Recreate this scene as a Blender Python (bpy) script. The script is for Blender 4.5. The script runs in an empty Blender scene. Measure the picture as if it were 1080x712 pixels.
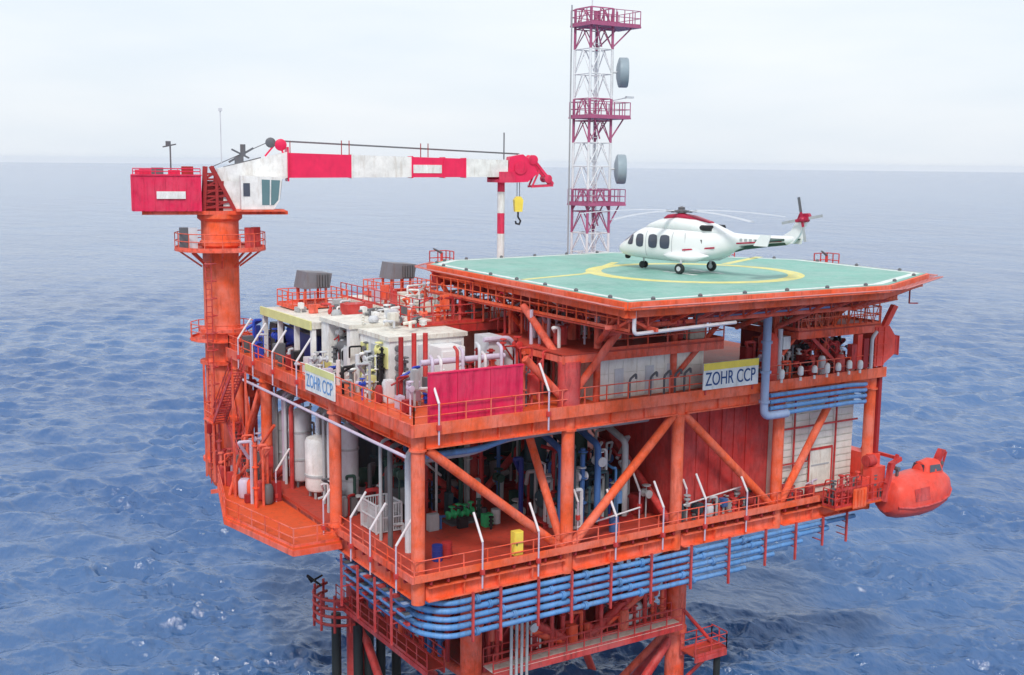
import bpy, math, random
import numpy as np
from mathutils import Vector, Matrix
random.seed(7)
rng = np.random.default_rng(11)
S = bpy.context.scene
COL = S.collection
R_ = math.radians

# ------------------------------------------------------------------ camera
SEA = 6.0
cam_d = bpy.data.cameras.new('Camera')
cam = bpy.data.objects.new('camera', cam_d); COL.objects.link(cam)
# columns: camera right, up, back expressed in platform axes
cam_d.sensor_width = 36; cam_d.clip_start = 0.5; cam_d.clip_end = 60000
cam_m = Matrix(((0.846130, 0.070583, -0.528282), (-0.532881, 0.130761, -0.836026), (0.010069, 0.988898, 0.148253)))
cam_d.lens = 40.7909
cam.matrix_world = Matrix.Translation((-26.3841, -50.4971, 41.6079)) @ cam_m.to_4x4()
S.camera = cam

# ------------------------------------------------------------------ sky and sun (bright overcast)
SUN_EL, SUN_AZ = 48.0, 235.0            # azimuth in plan, degrees counter-clockwise from +X
w = bpy.data.worlds.new('World'); S.world = w; w.use_nodes = True
nt = w.node_tree; nt.nodes.clear()
out = nt.nodes.new('ShaderNodeOutputWorld'); bg = nt.nodes.new('ShaderNodeBackground')
sky = nt.nodes.new('ShaderNodeTexSky'); sky.sky_type = 'NISHITA'; sky.sun_disc = False
sky.sun_elevation = R_(SUN_EL); sky.sun_rotation = R_(90 - SUN_AZ)
sky.dust_density = 3.0; sky.air_density = 1.0
tc = nt.nodes.new('ShaderNodeTexCoord'); mp = nt.nodes.new('ShaderNodeMapping'); mp.inputs['Scale'].default_value = (1.0, 1.0, 5.0)
nz = nt.nodes.new('ShaderNodeTexNoise'); nz.inputs['Scale'].default_value = 3.0; nz.inputs['Detail'].default_value = 5
cr = nt.nodes.new('ShaderNodeValToRGB')
cr.color_ramp.elements[0].position = 0.36; cr.color_ramp.elements[0].color = (6.4, 6.95, 7.55, 1)
cr.color_ramp.elements[1].position = 0.66; cr.color_ramp.elements[1].color = (7.2, 7.5, 7.85, 1)
mx = nt.nodes.new('ShaderNodeMix'); mx.data_type = 'RGBA'; mx.inputs[0].default_value = 0.86
nt.links.new(tc.outputs['Generated'], mp.inputs[0]); nt.links.new(mp.outputs[0], nz.inputs['Vector'])
nt.links.new(nz.outputs['Fac'], cr.inputs[0])
nt.links.new(sky.outputs[0], mx.inputs[6]); nt.links.new(cr.outputs[0], mx.inputs[7])
nt.links.new(mx.outputs[2], bg.inputs[0]); bg.inputs[1].default_value = 0.1
nt.links.new(bg.outputs[0], out.inputs[0])
sd = bpy.data.lights.new('Sun', 'SUN'); sd.energy = 1.5; sd.angle = R_(10); sd.color = (1.0, 0.96, 0.9)
so = bpy.data.objects.new('sun', sd); COL.objects.link(so)
sdir = Vector((math.cos(R_(SUN_AZ)) * math.cos(R_(SUN_EL)), math.sin(R_(SUN_AZ)) * math.cos(R_(SUN_EL)), math.sin(R_(SUN_EL))))
so.rotation_euler = (-sdir).to_track_quat('-Z', 'Y').to_euler(); so.location = (0, 0, 90)
S.view_settings.view_transform = 'Standard'; S.view_settings.look = 'None'
S.view_settings.exposure = 0.5; S.view_settings.gamma = 1.0
S.render.engine = 'CYCLES'; S.cycles.volume_bounces = 4; S.cycles.max_bounces = 12

# ------------------------------------------------------------------ materials
MATS = {}
def mat(name, col, rough=0.45, metal=0.0, var=0.12, dirt=0.0, dirtcol=(0.16, 0.07, 0.04), scale=1.2, bump=0.0, spec=0.3, fade=0.0):
    m = bpy.data.materials.new(name); m.use_nodes = True; n = m.node_tree; b = n.nodes['Principled BSDF']
    b.inputs['Roughness'].default_value = rough; b.inputs['Metallic'].default_value = metal
    b.inputs['Specular IOR Level'].default_value = spec
    t = n.nodes.new('ShaderNodeTexCoord')
    z = n.nodes.new('ShaderNodeTexNoise'); z.inputs['Scale'].default_value = scale; z.inputs['Detail'].default_value = 6; z.inputs['Roughness'].default_value = 0.65
    n.links.new(t.outputs['Object'], z.inputs['Vector'])
    r = n.nodes.new('ShaderNodeValToRGB'); r.color_ramp.elements[0].position = 0.3; r.color_ramp.elements[1].position = 0.7
    r.color_ramp.elements[0].color = tuple(c * (1 - var) for c in col) + (1,)
    r.color_ramp.elements[1].color = tuple(min(1, c * (1 + var * 0.6)) for c in col) + (1,)
    n.links.new(z.outputs['Fac'], r.inputs[0]); last = r.outputs[0]
    if fade > 0:                                   # sun-bleached, salt-dulled areas
        zf = n.nodes.new('ShaderNodeTexNoise'); zf.inputs['Scale'].default_value = 0.45; zf.inputs['Detail'].default_value = 7; zf.inputs['Roughness'].default_value = 0.7
        n.links.new(t.outputs['Object'], zf.inputs['Vector'])
        rf = n.nodes.new('ShaderNodeValToRGB'); rf.color_ramp.elements[0].position = 0.42; rf.color_ramp.elements[1].position = 0.62
        rf.color_ramp.elements[0].color = (0, 0, 0, 1); rf.color_ramp.elements[1].color = (fade, fade, fade, 1)
        n.links.new(zf.outputs['Fac'], rf.inputs[0])
        mf_ = n.nodes.new('ShaderNodeMix'); mf_.data_type = 'RGBA'; n.links.new(rf.outputs[0], mf_.inputs[0]); n.links.new(last, mf_.inputs[6])
        mf_.inputs[7].default_value = tuple(min(1, c*0.75 + 0.16) for c in col) + (1,); last = mf_.outputs[2]
    if dirt > 0:                                   # rust and grime streaks with a shape of their own
        mpp = n.nodes.new('ShaderNodeMapping'); mpp.inputs['Scale'].default_value = (2.6, 2.6, 0.5)
        n.links.new(t.outputs['Object'], mpp.inputs[0])
        z2 = n.nodes.new('ShaderNodeTexNoise'); z2.inputs['Scale'].default_value = 1.3; z2.inputs['Detail'].default_value = 8; z2.inputs['Roughness'].default_value = 0.7
        n.links.new(mpp.outputs[0], z2.inputs['Vector'])
        r2 = n.nodes.new('ShaderNodeValToRGB'); r2.color_ramp.elements[0].position = 0.50; r2.color_ramp.elements[1].position = 0.66
        r2.color_ramp.elements[0].color = (0, 0, 0, 1); r2.color_ramp.elements[1].color = (dirt, dirt, dirt, 1)
        n.links.new(z2.outputs['Fac'], r2.inputs[0])
        mm = n.nodes.new('ShaderNodeMix'); mm.data_type = 'RGBA'; n.links.new(r2.outputs[0], mm.inputs[0])
        n.links.new(last, mm.inputs[6]); mm.inputs[7].default_value = dirtcol + (1,); last = mm.outputs[2]
    n.links.new(last, b.inputs['Base Color'])
    rr = n.nodes.new('ShaderNodeMapRange'); rr.inputs[3].default_value = max(0.05, rough - 0.1); rr.inputs[4].default_value = min(1, rough + 0.15)
    n.links.new(z.outputs['Fac'], rr.inputs[0]); n.links.new(rr.outputs[0], b.inputs['Roughness'])
    if bump > 0:
        bp = n.nodes.new('ShaderNodeBump'); bp.inputs['Strength'].default_value = bump; bp.inputs['Distance'].default_value = 0.05
        n.links.new(z.outputs['Fac'], bp.inputs['Height']); n.links.new(bp.outputs[0], b.inputs['Normal'])
    MATS[name] = m; return m
mat('orange', (0.84, 0.10, 0.040), 0.55, var=0.28, fade=0.7, dirt=0.6, dirtcol=(0.30, 0.05, 0.03), spec=0.2)
mat('orange_bright', (0.90, 0.125, 0.040), 0.55, var=0.25, fade=0.65, dirt=0.5, dirtcol=(0.38, 0.06, 0.03), spec=0.2)
mat('red', (0.60, 0.045, 0.040), 0.5, var=0.3, fade=0.4, dirt=0.7, dirtcol=(0.2, 0.03, 0.03))
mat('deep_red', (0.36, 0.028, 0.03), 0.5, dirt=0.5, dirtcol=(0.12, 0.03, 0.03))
mat('floor_red', (0.50, 0.06, 0.036), 0.55, dirt=0.6, dirtcol=(0.22, 0.05, 0.04), scale=0.5)
mat('floor_orange', (0.74, 0.105, 0.03), 0.5, dirt=0.45, dirtcol=(0.33, 0.07, 0.04), scale=0.6)
mat('crimson', (0.74, 0.016, 0.085), 0.45, fade=0.25, dirt=0.45, dirtcol=(0.30, 0.01, 0.04))
mat('boom_red', (0.80, 0.022, 0.10), 0.35, dirt=0.15, dirtcol=(0.45, 0.02, 0.06))
mat('white', (0.80, 0.80, 0.79), 0.45, var=0.2, dirt=0.5, dirtcol=(0.5, 0.45, 0.4))
mat('gloss_white', (0.82, 0.83, 0.84), 0.22, var=0.04)
mat('lamp_white', (0.70, 0.66, 0.68), 0.35, var=0.05)
mat('cream', (0.74, 0.72, 0.65), 0.5, var=0.2, dirt=0.55, dirtcol=(0.45, 0.33, 0.25))
mat('yellow', (0.88, 0.68, 0.10), 0.4)
mat('pale_yellow', (0.72, 0.70, 0.30), 0.5)
mat('grey', (0.42, 0.44, 0.46), 0.45, dirt=0.3, dirtcol=(0.2, 0.17, 0.15))
mat('light_grey', (0.60, 0.62, 0.66), 0.4, dirt=0.25, dirtcol=(0.35, 0.3, 0.28))
mat('dark_grey', (0.13, 0.135, 0.15), 0.5, dirt=0.3)
mat('black', (0.02, 0.02, 0.024), 0.4)
mat('rubber', (0.025, 0.03, 0.032), 0.6)
mat('navy', (0.02, 0.035, 0.20), 0.4)
mat('blue', (0.03, 0.07, 0.45), 0.4)
mat('pipe_blue', (0.11, 0.29, 0.60), 0.4, var=0.25, fade=0.35, dirt=0.6, dirtcol=(0.1, 0.14, 0.22))
mat('duct_blue', (0.33, 0.42, 0.62), 0.4, dirt=0.3, dirtcol=(0.2, 0.22, 0.3))
mat('tray_blue', (0.06, 0.15, 0.38), 0.4, dirt=0.3, dirtcol=(0.04, 0.06, 0.14))
mat('lilac', (0.58, 0.50, 0.62), 0.4, dirt=0.3, dirtcol=(0.35, 0.2, 0.25))
mat('green', (0.05, 0.42, 0.16), 0.45)
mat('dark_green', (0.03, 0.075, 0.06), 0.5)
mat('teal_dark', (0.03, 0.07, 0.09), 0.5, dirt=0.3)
mat('glass', (0.05, 0.06, 0.09), 0.08, var=0.05, spec=0.8)
mat('glass_teal', (0.10, 0.20, 0.22), 0.1, var=0.05, spec=0.8)
mat('sign_blue', (0.02, 0.07, 0.22), 0.5, var=0.02)
mat('mast_white', (0.74, 0.75, 0.78), 0.4)
mat('mast_red', (0.42, 0.11, 0.22), 0.4)
mat('dish', (0.30, 0.37, 0.42), 0.4)
mat('boat_orange', (0.82, 0.07, 0.042), 0.42, var=0.2, fade=0.35, dirt=0.4, dirtcol=(0.5, 0.04, 0.03))
mat('pad_green', (0.20, 0.43, 0.36), 0.6, var=0.22, fade=0.7, dirt=0.6, dirtcol=(0.34, 0.50, 0.47), scale=0.3)
mat('house_white', (0.84, 0.82, 0.76), 0.5, var=0.12, dirt=0.4, dirtcol=(0.5, 0.42, 0.34))  # lightened panel colour stands in for missing light under the helideck
mat('pad_yellow', (0.75, 0.68, 0.22), 0.6, var=0.2, fade=0.5, dirt=0.6, dirtcol=(0.40, 0.50, 0.40))
mat('pad_white', (0.72, 0.75, 0.73), 0.6, var=0.15, dirt=0.7, dirtcol=(0.40, 0.55, 0.50))
mat('net', (0.60, 0.22, 0.20), 0.6)
mat('blade', (0.50, 0.53, 0.58), 0.4)
mat('heli_red', (0.42, 0.02, 0.06), 0.35)
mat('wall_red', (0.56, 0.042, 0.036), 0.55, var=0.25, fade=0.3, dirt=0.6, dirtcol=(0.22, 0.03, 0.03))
mat('hood_grey', (0.20, 0.20, 0.225), 0.5, dirt=0.3)
mat('slat_white', (0.76, 0.75, 0.70), 0.5, dirt=0.35, dirtcol=(0.5, 0.42, 0.36))

# ------------------------------------------------------------------ mesh helpers
class MB:
    def __init__(s): s.v = []; s.f = []
    def add(s, vs, fs):
        o = len(s.v); s.v += [tuple(v) for v in vs]; s.f += [tuple(i + o for i in f) for f in fs]; return s
    def box(s, x0, x1, y0, y1, z0, z1):
        return s.add([(x0,y0,z0),(x1,y0,z0),(x1,y1,z0),(x0,y1,z0),(x0,y0,z1),(x1,y0,z1),(x1,y1,z1),(x0,y1,z1)],
                     [(0,3,2,1),(4,5,6,7),(0,1,5,4),(1,2,6,5),(2,3,7,6),(3,0,4,7)])
    def frame(s, p0, p1):
        p0 = Vector(p0); p1 = Vector(p1); d = (p1 - p0).normalized()
        up = Vector((0,0,1)) if abs(d.z) < 0.95 else Vector((1,0,0))
        a = d.cross(up).normalized(); b = a.cross(d).normalized(); return p0, p1, a, b
    def bar(s, p0, p1, w, h=None):                     # rectangular bar, w sideways, h up
        h = w if h is None else h; p0, p1, a, b = s.frame(p0, p1); vs = []
        for p in (p0, p1):
            for sa, sb in ((-1,-1),(1,-1),(1,1),(-1,1)): vs.append(p + a*(w/2*sa) + b*(h/2*sb))
        return s.add(vs, [(0,1,2,3),(7,6,5,4),(0,4,5,1),(1,5,6,2),(2,6,7,3),(3,7,4,0)])
    def ibeam(s, p0, p1, w, h, t=0.07):
        p0, p1, a, b = s.frame(p0, p1)
        for off in (h/2 - t/2, -h/2 + t/2): s.bar(p0 + b*off, p1 + b*off, w, t)
        s.bar(p0, p1, t*1.2, h - 2*t); return s
    def tube(s, p0, p1, r, n=8, r1=None, caps=True):
        r1 = r if r1 is None else r1; p0, p1, a, b = s.frame(p0, p1); vs = []
        for p, rr in ((p0, r), (p1, r1)):
            for i in range(n):
                t = 2*math.pi*i/n; vs.append(p + a*(rr*math.cos(t)) + b*(rr*math.sin(t)))
        fs = [(i, (i+1) % n, n + (i+1) % n, n + i) for i in range(n)]
        if caps: fs += [tuple(range(n-1, -1, -1)), tuple(range(n, 2*n))]
        return s.add(vs, fs)
    def path(s, pts, r, n=8):                          # pipe through points, mitred bends
        pts = [Vector(p) for p in pts]; k = len(pts); rings = []
        t0 = (pts[1] - pts[0]).normalized(); up = Vector((0,0,1)) if abs(t0.z) < 0.95 else Vector((1,0,0))
        a = t0.cross(up).normalized()
        for i, p in enumerate(pts):
            t = (pts[min(i+1, k-1)] - pts[max(i-1, 0)]).normalized()
            if 0 < i < k-1:
                t = ((pts[i+1]-p).normalized() + (p-pts[i-1]).normalized())
                t = t.normalized() if t.length > 1e-6 else t0
            a = (a - t*a.dot(t)).normalized(); b = t.cross(a)
            c = 1.0
            if 0 < i < k-1:
                cc = max(0.5, (pts[i+1]-p).normalized().dot(t)); c = 1/cc
            rings.append([p + (a*math.cos(2*math.pi*j/n) + b*math.sin(2*math.pi*j/n))*r*(c if c < 1.42 else 1.42) for j in range(n)])
        vs = [v for rg in rings for v in rg]; fs = []
        for i in range(k-1):
            for j in range(n): fs.append((i*n+j, i*n+(j+1) % n, (i+1)*n+(j+1) % n, (i+1)*n+j))
        fs += [tuple(range(n-1,-1,-1)), tuple(range((k-1)*n, k*n))]
        return s.add(vs, fs)
    def lathe(s, prof, c=(0,0,0), n=20, axis='z'):      # prof: (radius, height)
        vs = []; k = len(prof)
        for r, h in prof:
            for j in range(n):
                t = 2*math.pi*j/n; x, y = r*math.cos(t), r*math.sin(t)
                v = {'z': (x, y, h), 'x': (h, x, y), 'y': (y, h, x)}[axis]
                vs.append((v[0]+c[0], v[1]+c[1], v[2]+c[2]))
        fs = [(i*n+j, i*n+(j+1) % n, (i+1)*n+(j+1) % n, (i+1)*n+j) for i in range(k-1) for j in range(n)]
        fs += [tuple(range(n-1,-1,-1)), tuple(range((k-1)*n, k*n))]
        return s.add(vs, fs)
    def prism(s, poly, z0, z1):                         # plan outline, counter-clockwise
        n = len(poly); vs = [(x,y,z0) for x,y in poly] + [(x,y,z1) for x,y in poly]
        fs = [tuple(range(n-1,-1,-1)), tuple(range(n, 2*n))] + [(i,(i+1) % n, n+(i+1) % n, n+i) for i in range(n)]
        return s.add(vs, fs)
    def side(s, poly, y0, y1):                          # outline in XZ swept along Y
        n = len(poly); vs = [(x,y0,z) for x,z in poly] + [(x,y1,z) for x,z in poly]
        fs = [tuple(range(n)), tuple(range(2*n-1, n-1, -1))] + [(i, n+i, n+(i+1) % n, (i+1) % n) for i in range(n)]
        return s.add(vs, fs)
    def loft(s, rings):
        n = len(rings[0]); vs = [v for r in rings for v in r]; k = len(rings)
        fs = [(i*n+j, i*n+(j+1) % n, (i+1)*n+(j+1) % n, (i+1)*n+j) for i in range(k-1) for j in range(n)]
        fs += [tuple(range(n-1,-1,-1)), tuple(range((k-1)*n, k*n))]
        return s.add(vs, fs)
    def build(s, name, m, parent=None, smooth=False, at=None, label=None, cat=None, group=None, kind=None):
        org = Vector(ORG.get(parent.name, (0,0,0))) if parent else Vector(at or (0,0,0))
        me = bpy.data.meshes.new(name)
        me.from_pydata([(v[0]-org[0], v[1]-org[1], v[2]-org[2]) for v in s.v], [], s.f); me.validate(); me.update()
        if smooth:
            me.polygons.foreach_set('use_smooth', [True]*len(me.polygons))
            try: me.set_sharp_from_angle(angle=R_(40))
            except Exception: pass
        ms = m if isinstance(m, (list, tuple)) else [m]
        for q in ms: me.materials.append(MATS[q])
        o = bpy.data.objects.new(name, me); COL.objects.link(o)
        if parent: o.parent = parent; ORG[o.name] = tuple(org)
        else: o.location = org; ORG[o.name] = tuple(org)
        tag(o, label, cat, group, kind); return o
ORG = {}
def tag(o, label=None, cat=None, group=None, kind=None):
    for k, v in (('label', label), ('category', cat), ('group', group), ('kind', kind)):
        if v: o[k] = v
def thing(name, label, cat, loc=(0,0,0), rotz=0.0, group=None, local=False):
    o = bpy.data.objects.new(name, None); COL.objects.link(o); o.location = loc; o.rotation_euler = (0,0,rotz)
    o.empty_display_size = 0.5; ORG[o.name] = (0,0,0) if local else tuple(loc); tag(o, label, cat, group); return o
def rail(parent, pts, m='orange', h=1.1, step=1.5, closed=False, kick=True, name='handrail', r=0.035):
    b = MB(); P = [Vector(p) for p in pts]
    if closed: P.append(P[0])
    for i in range(len(P)-1):
        p, q = P[i], P[i+1]; L = (q-p).length; n = max(1, round(L/step))
        for k in range(n + (1 if i == len(P)-2 and not closed else 0)):
            c = p.lerp(q, k/n); b.bar(c, c + Vector((0,0,h)), r*1.7)
        for hh in (h, h*0.52): b.tube(p + Vector((0,0,hh)), q + Vector((0,0,hh)), r, 5)
        if kick: b.bar(p + Vector((0,0,0.08)), q + Vector((0,0,0.08)), 0.02, 0.16)
    return b.build(name, m, parent)
def ordw(i): return ['first','second','third','fourth','fifth','sixth','seventh','eighth','ninth','tenth','eleventh','twelfth'][i]

# ------------------------------------------------------------------ the sea
def make_sea():
    cx, cy = -26.4, -50.5
    rad = [0.0, 14, 28, 42, 54, 62, 68, 72]
    r = 74.0
    while r < 13000:
        rad.append(r); r += min(max(0.14, (r*r)/(35.6*1223)*0.8), r*0.10) if r < 900 else r*0.06
    rad = np.array(rad)
    a0 = math.atan2(0.84, 0.53)
    fine = np.arange(-0.60, 0.60, 0.0014)
    coarse = np.linspace(0.60, 2*math.pi - 0.60, 90)
    ang = np.concatenate([fine, coarse[:-1]]) + a0
    A, Rr = np.meshgrid(ang, rad)
    X = cx + Rr*np.cos(A); Y = cy + Rr*np.sin(A); Z = np.zeros_like(X); X0, Y0 = X.copy(), Y.copy()
    dr = np.gradient(rad)[:, None]*np.ones_like(X)
    wind = math.atan2(-0.80, -0.60)
    g = np.random.default_rng(3)
    env = np.zeros_like(X)
    for k in range(10):
        th = g.random()*6.283; kk = 2*math.pi/(14 + 40*g.random()); env += np.sin(kk*(X*math.cos(th) + Y*math.sin(th)) + g.random()*6.283)
    env = np.clip(0.75 + 0.28*env, 0.15, 2.0)
    for k in range(120):
        lam = 0.75 * (13.0/0.75)**(g.random()**1.2)
        th = wind + g.normal(0, 0.6); kk = 2*math.pi/lam
        amp = 0.0125*lam**0.66*(0.5 + g.random())
        fade = np.clip((lam/np.maximum(dr, 0.05) - 2.6)/3.0, 0, 1)
        if lam < 5: fade = fade*env
        ph = kk*(X0*math.cos(th) + Y0*math.sin(th)) + g.random()*6.283
        s_ = np.sin(ph)
        Z += amp*fade*(s_ + 0.2*np.sin(2*ph + 1.57))
        q = 0.42*amp*fade*np.cos(ph)
        X += q*math.cos(th); Y += q*math.sin(th)
    Z[Rr > 3000] = 0
    nr, na = X.shape
    vs = np.stack([X, Y, Z + SEA], -1).reshape(-1, 3)
    i = np.arange(nr-1)[:, None]; j = np.arange(na)[None, :]; j2 = (j+1) % na
    fs = np.stack([i*na+j, (i+1)*na+j, (i+1)*na+j2, i*na+j2], -1).reshape(-1, 4)
    me = bpy.data.meshes.new('sea'); me.vertices.add(len(vs)); me.vertices.foreach_set('co', vs.ravel())
    me.loops.add(fs.size); me.loops.foreach_set('vertex_index', fs.ravel().astype(np.int32))
    me.polygons.add(len(fs)); me.polygons.foreach_set('loop_start', np.arange(0, fs.size, 4, dtype=np.int32))
    me.polygons.foreach_set('use_smooth', np.ones(len(fs), dtype=bool)); me.update(calc_edges=True); me.validate()
    o = bpy.data.objects.new('sea', me); COL.objects.link(o)
    tag(o, 'rippled blue open sea reaching to the horizon', 'sea', kind='structure')
    m = bpy.data.materials.new('sea_water'); m.use_nodes = True; n = m.node_tree; b = n.nodes['Principled BSDF']
    b.inputs['Base Color'].default_value = (0.045, 0.10, 0.30, 1); b.inputs['IOR'].default_value = 1.6
    b.inputs['Roughness'].default_value = 0.10
    t = n.nodes.new('ShaderNodeNewGeometry')
    mp1 = n.nodes.new('ShaderNodeMapping'); mp1.inputs['Rotation'].default_value = (0,0,-wind); mp1.inputs['Scale'].default_value = (1.0, 0.55, 1)
    n.links.new(t.outputs['Position'], mp1.inputs[0])
    hs = []
    for sc, amp in ((2.6, 0.6), (0.8, 1.5), (0.22, 3.6), (0.05, 17.0)):
        z = n.nodes.new('ShaderNodeTexNoise'); z.inputs['Scale'].default_value = sc; z.inputs['Detail'].default_value = 5; z.inputs['Roughness'].default_value = 0.6
        n.links.new(mp1.outputs[0], z.inputs['Vector'])
        mu = n.nodes.new('ShaderNodeMath'); mu.operation = 'MULTIPLY'; mu.inputs[1].default_value = amp
        n.links.new(z.outputs['Fac'], mu.inputs[0]); hs.append(mu)
    ad = n.nodes.new('ShaderNodeMath'); n.links.new(hs[0].outputs[0], ad.inputs[0]); n.links.new(hs[1].outputs[0], ad.inputs[1])
    ad2 = n.nodes.new('ShaderNodeMath'); n.links.new(ad.outputs[0], ad2.inputs[0]); n.links.new(hs[2].outputs[0], ad2.inputs[1])
    ad3 = n.nodes.new('ShaderNodeMath'); n.links.new(ad2.outputs[0], ad3.inputs[0]); n.links.new(hs[3].outputs[0], ad3.inputs[1]); ad2 = ad3
    bp = n.nodes.new('ShaderNodeBump'); bp.inputs['Strength'].default_value = 0.5; bp.inputs['Distance'].default_value = 0.30
    n.links.new(ad2.outputs[0], bp.inputs['Height']); n.links.new(bp.outputs[0], b.inputs['Normal'])
    # scattered little whitecaps and broad patches of slightly different water colour
    zp = n.nodes.new('ShaderNodeTexNoise'); zp.inputs['Scale'].default_value = 0.02; zp.inputs['Detail'].default_value = 4
    n.links.new(mp1.outputs[0], zp.inputs['Vector'])
    rp = n.nodes.new('ShaderNodeValToRGB'); rp.color_ramp.elements[0].position = 0.35; rp.color_ramp.elements[1].position = 0.65
    rp.color_ramp.elements[0].color = (0.034, 0.098, 0.25, 1); rp.color_ramp.elements[1].color = (0.052, 0.130, 0.295, 1)
    n.links.new(zp.outputs['Fac'], rp.inputs[0])
    zf = n.nodes.new('ShaderNodeTexNoise'); zf.inputs['Scale'].default_value = 0.16; zf.inputs['Detail'].default_value = 9; zf.inputs['Roughness'].default_value = 0.72
    n.links.new(mp1.outputs[0], zf.inputs['Vector'])
    rf = n.nodes.new('ShaderNodeValToRGB'); rf.color_ramp.elements[0].position = 0.85; rf.color_ramp.elements[1].position = 0.95
    n.links.new(zf.outputs['Fac'], rf.inputs[0])
    mm = n.nodes.new('ShaderNodeMix'); mm.data_type = 'RGBA'; n.links.new(rf.outputs[0], mm.inputs[0])
    n.links.new(rp.outputs[0], mm.inputs[6]); mm.inputs[7].default_value = (0.7, 0.75, 0.8, 1)
    n.links.new(mm.outputs[2], b.inputs['Base Color'])
    me.materials.append(m)
make_sea()

# ------------------------------------------------------------------ platform topside
LZ, UZ, HZ = 20.0, 28.0, 35.0           # girder centre heights and helideck surface
LF, UF = 20.55, 28.55                   # walking surfaces
GX = [0.0, 9.2, 17.0, 25.1, 33.3]
GY = [0.0, 10.3, 21.5, 27.0]
plat = thing('offshore_platform', 'orange steel topside of the offshore platform with two open decks', 'platform', (16, 13, 19.4))
# deck floors
fl = [MB(), MB()]
MB().box(-0.3, 33.6, -0.3, 27.3, LF-0.14, LF).build('lower_deck_floor', 'floor_red', plat)
MB().box(-0.3, 33.6, -0.3, 27.3, UF-0.14, UF).build('upper_deck_floor', 'floor_orange', plat)
# girders
def girder(p0, p1, w=0.5, h=1.0, m='orange_bright', name='girder'):
    b = MB(); b.ibeam(p0, p1, w, h)
    P0, P1 = Vector(p0), Vector(p1); L = (P1-P0).length; n = int(L/2.1)
    d = (P1-P0).normalized(); up = Vector((0,0,1)); a = d.cross(up)
    for k in range(1, n):
        c = P0 + d*(L*k/n); b.bar(c - a*(w/2-0.03), c + a*(w/2-0.03), 0.05, h-0.16)
    return b.build(name, m, plat)
for z, m in ((LZ, 'orange_bright'), (UZ, 'orange_bright')):
    for i in range(4):
        girder((GX[i]+0.36, -0.12, z-(0.12 if z > 25 else 0.22)), (GX[i+1]-0.36, -0.12, z-(0.12 if z > 25 else 0.22)), m=m, w=0.74 if z < 25 else 0.5, h=1.0 if z > 25 else 0.8)
        for gy in GY[1:]: girder((GX[i]+0.36, gy, z-0.12), (GX[i+1]-0.36, gy, z-0.12), m='red')
    for j in range(3):
        for k, gx in enumerate(GX):
            girder((gx, GY[j]+0.36, z-0.12), (gx, GY[j+1]-0.36, z-0.12), m='orange_bright' if k in (0, 4) else 'red')  # inner girders redder, shade painted into the orange steel
# secondary joists below each floor
for z in (LF, UF):
    b = MB()
    for k in range(1, 27):
        if all(abs(k - gy) > 0.6 for gy in GY): b.bar((0.3, k, z-0.32), (33.0, k, z-0.32), 0.14, 0.34)
    b.build('floor_joists', 'deep_red', plat)  # joists coloured dark to paint in the shadow gap at the deck edge
# columns
for i, gx in enumerate(GX):
    for j, gy in enumerate(GY):
        r = 0.36
        m = 'orange_bright' if (j == 0 or i == 0) else 'red'  # inner columns get deeper red, the shade put into their colour
        b = MB(); b.tube((gx, gy, LZ-0.75), (gx, gy, UZ+0.52), r, 20)
        for zz in (LZ+0.55, UZ-0.72): b.tube((gx, gy, zz), (gx, gy, zz+0.10), r+0.1, 20)
        b.build('column', m, plat, smooth=True)
# braces
def brace(p0, p1, r=0.25, m='orange_bright'):
    MB().tube(p0, p1, r, 14).build('brace', m, plat, smooth=True)
zt, zb = UZ-0.7, LZ+0.75
brace((0.5, 0, zt), (8.8, 0, zb)); brace((16.6, 0, zt), (9.6, 0, zb)); brace((17.4, 0, zt), (24.7, 0, zb)); brace((29.9, 0, zt), (25.5, 0, zb))
brace((9.2, 4.6, zt), (9.2, 0.45, zb), 0.24)
brace((0.4, 10.3, zt), (8.8, 10.3, zb), 0.24, 'red'); brace((16.6, 10.3, zt), (9.6, 10.3, zb), 0.24, 'red')
brace((17.4, 10.3, zt), (24.7, 10.3, zb), 0.24, 'red'); brace((17, 0.5, zb), (17, 9.8, zt), 0.22, 'red')
brace((0, 26.6, zb), (0, 21.9, zt), 0.22, 'orange')
brace((33.3, 0.5, zb), (33.3, 9.9, zt), 0.24, 'orange'); brace((0.4, 21.5, zb), (8.8, 21.5, zt), 0.22, 'red')
# side bump-out of the lower deck
side_poly = [(-0.32, 8.8), (-0.32, 26.5), (-2.4, 24.6), (-4.6, 16.6), (-3.2, 8.9)]
MB().prism(side_poly, LF-0.55, LF-0.42).build('side_landing_floor', 'floor_orange', plat)
b = MB()
sp = side_poly
for i in range(1, 5):
    p, q = sp[i], sp[(i+1) % 5]; b.bar((*p, LF-0.72), (*q, LF-0.72), 0.1, 0.34)
for k in range(5):
    yy = 10.5 + k*3.2; b.bar((-0.4, yy, LF-0.72), (-2.5 - 0.4*min(k, 2), yy, LF-0.72), 0.12, 0.26)
b.build('side_landing_edge_beam', 'orange', plat)
rail(plat, [(-0.35, 8.9, LF-0.42), (-3.15, 9.0, LF-0.42), (-4.5, 16.6, LF-0.42), (-2.4, 24.5, LF-0.42), (-0.4, 26.4, LF-0.42)], 'orange', 1.1)
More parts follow.
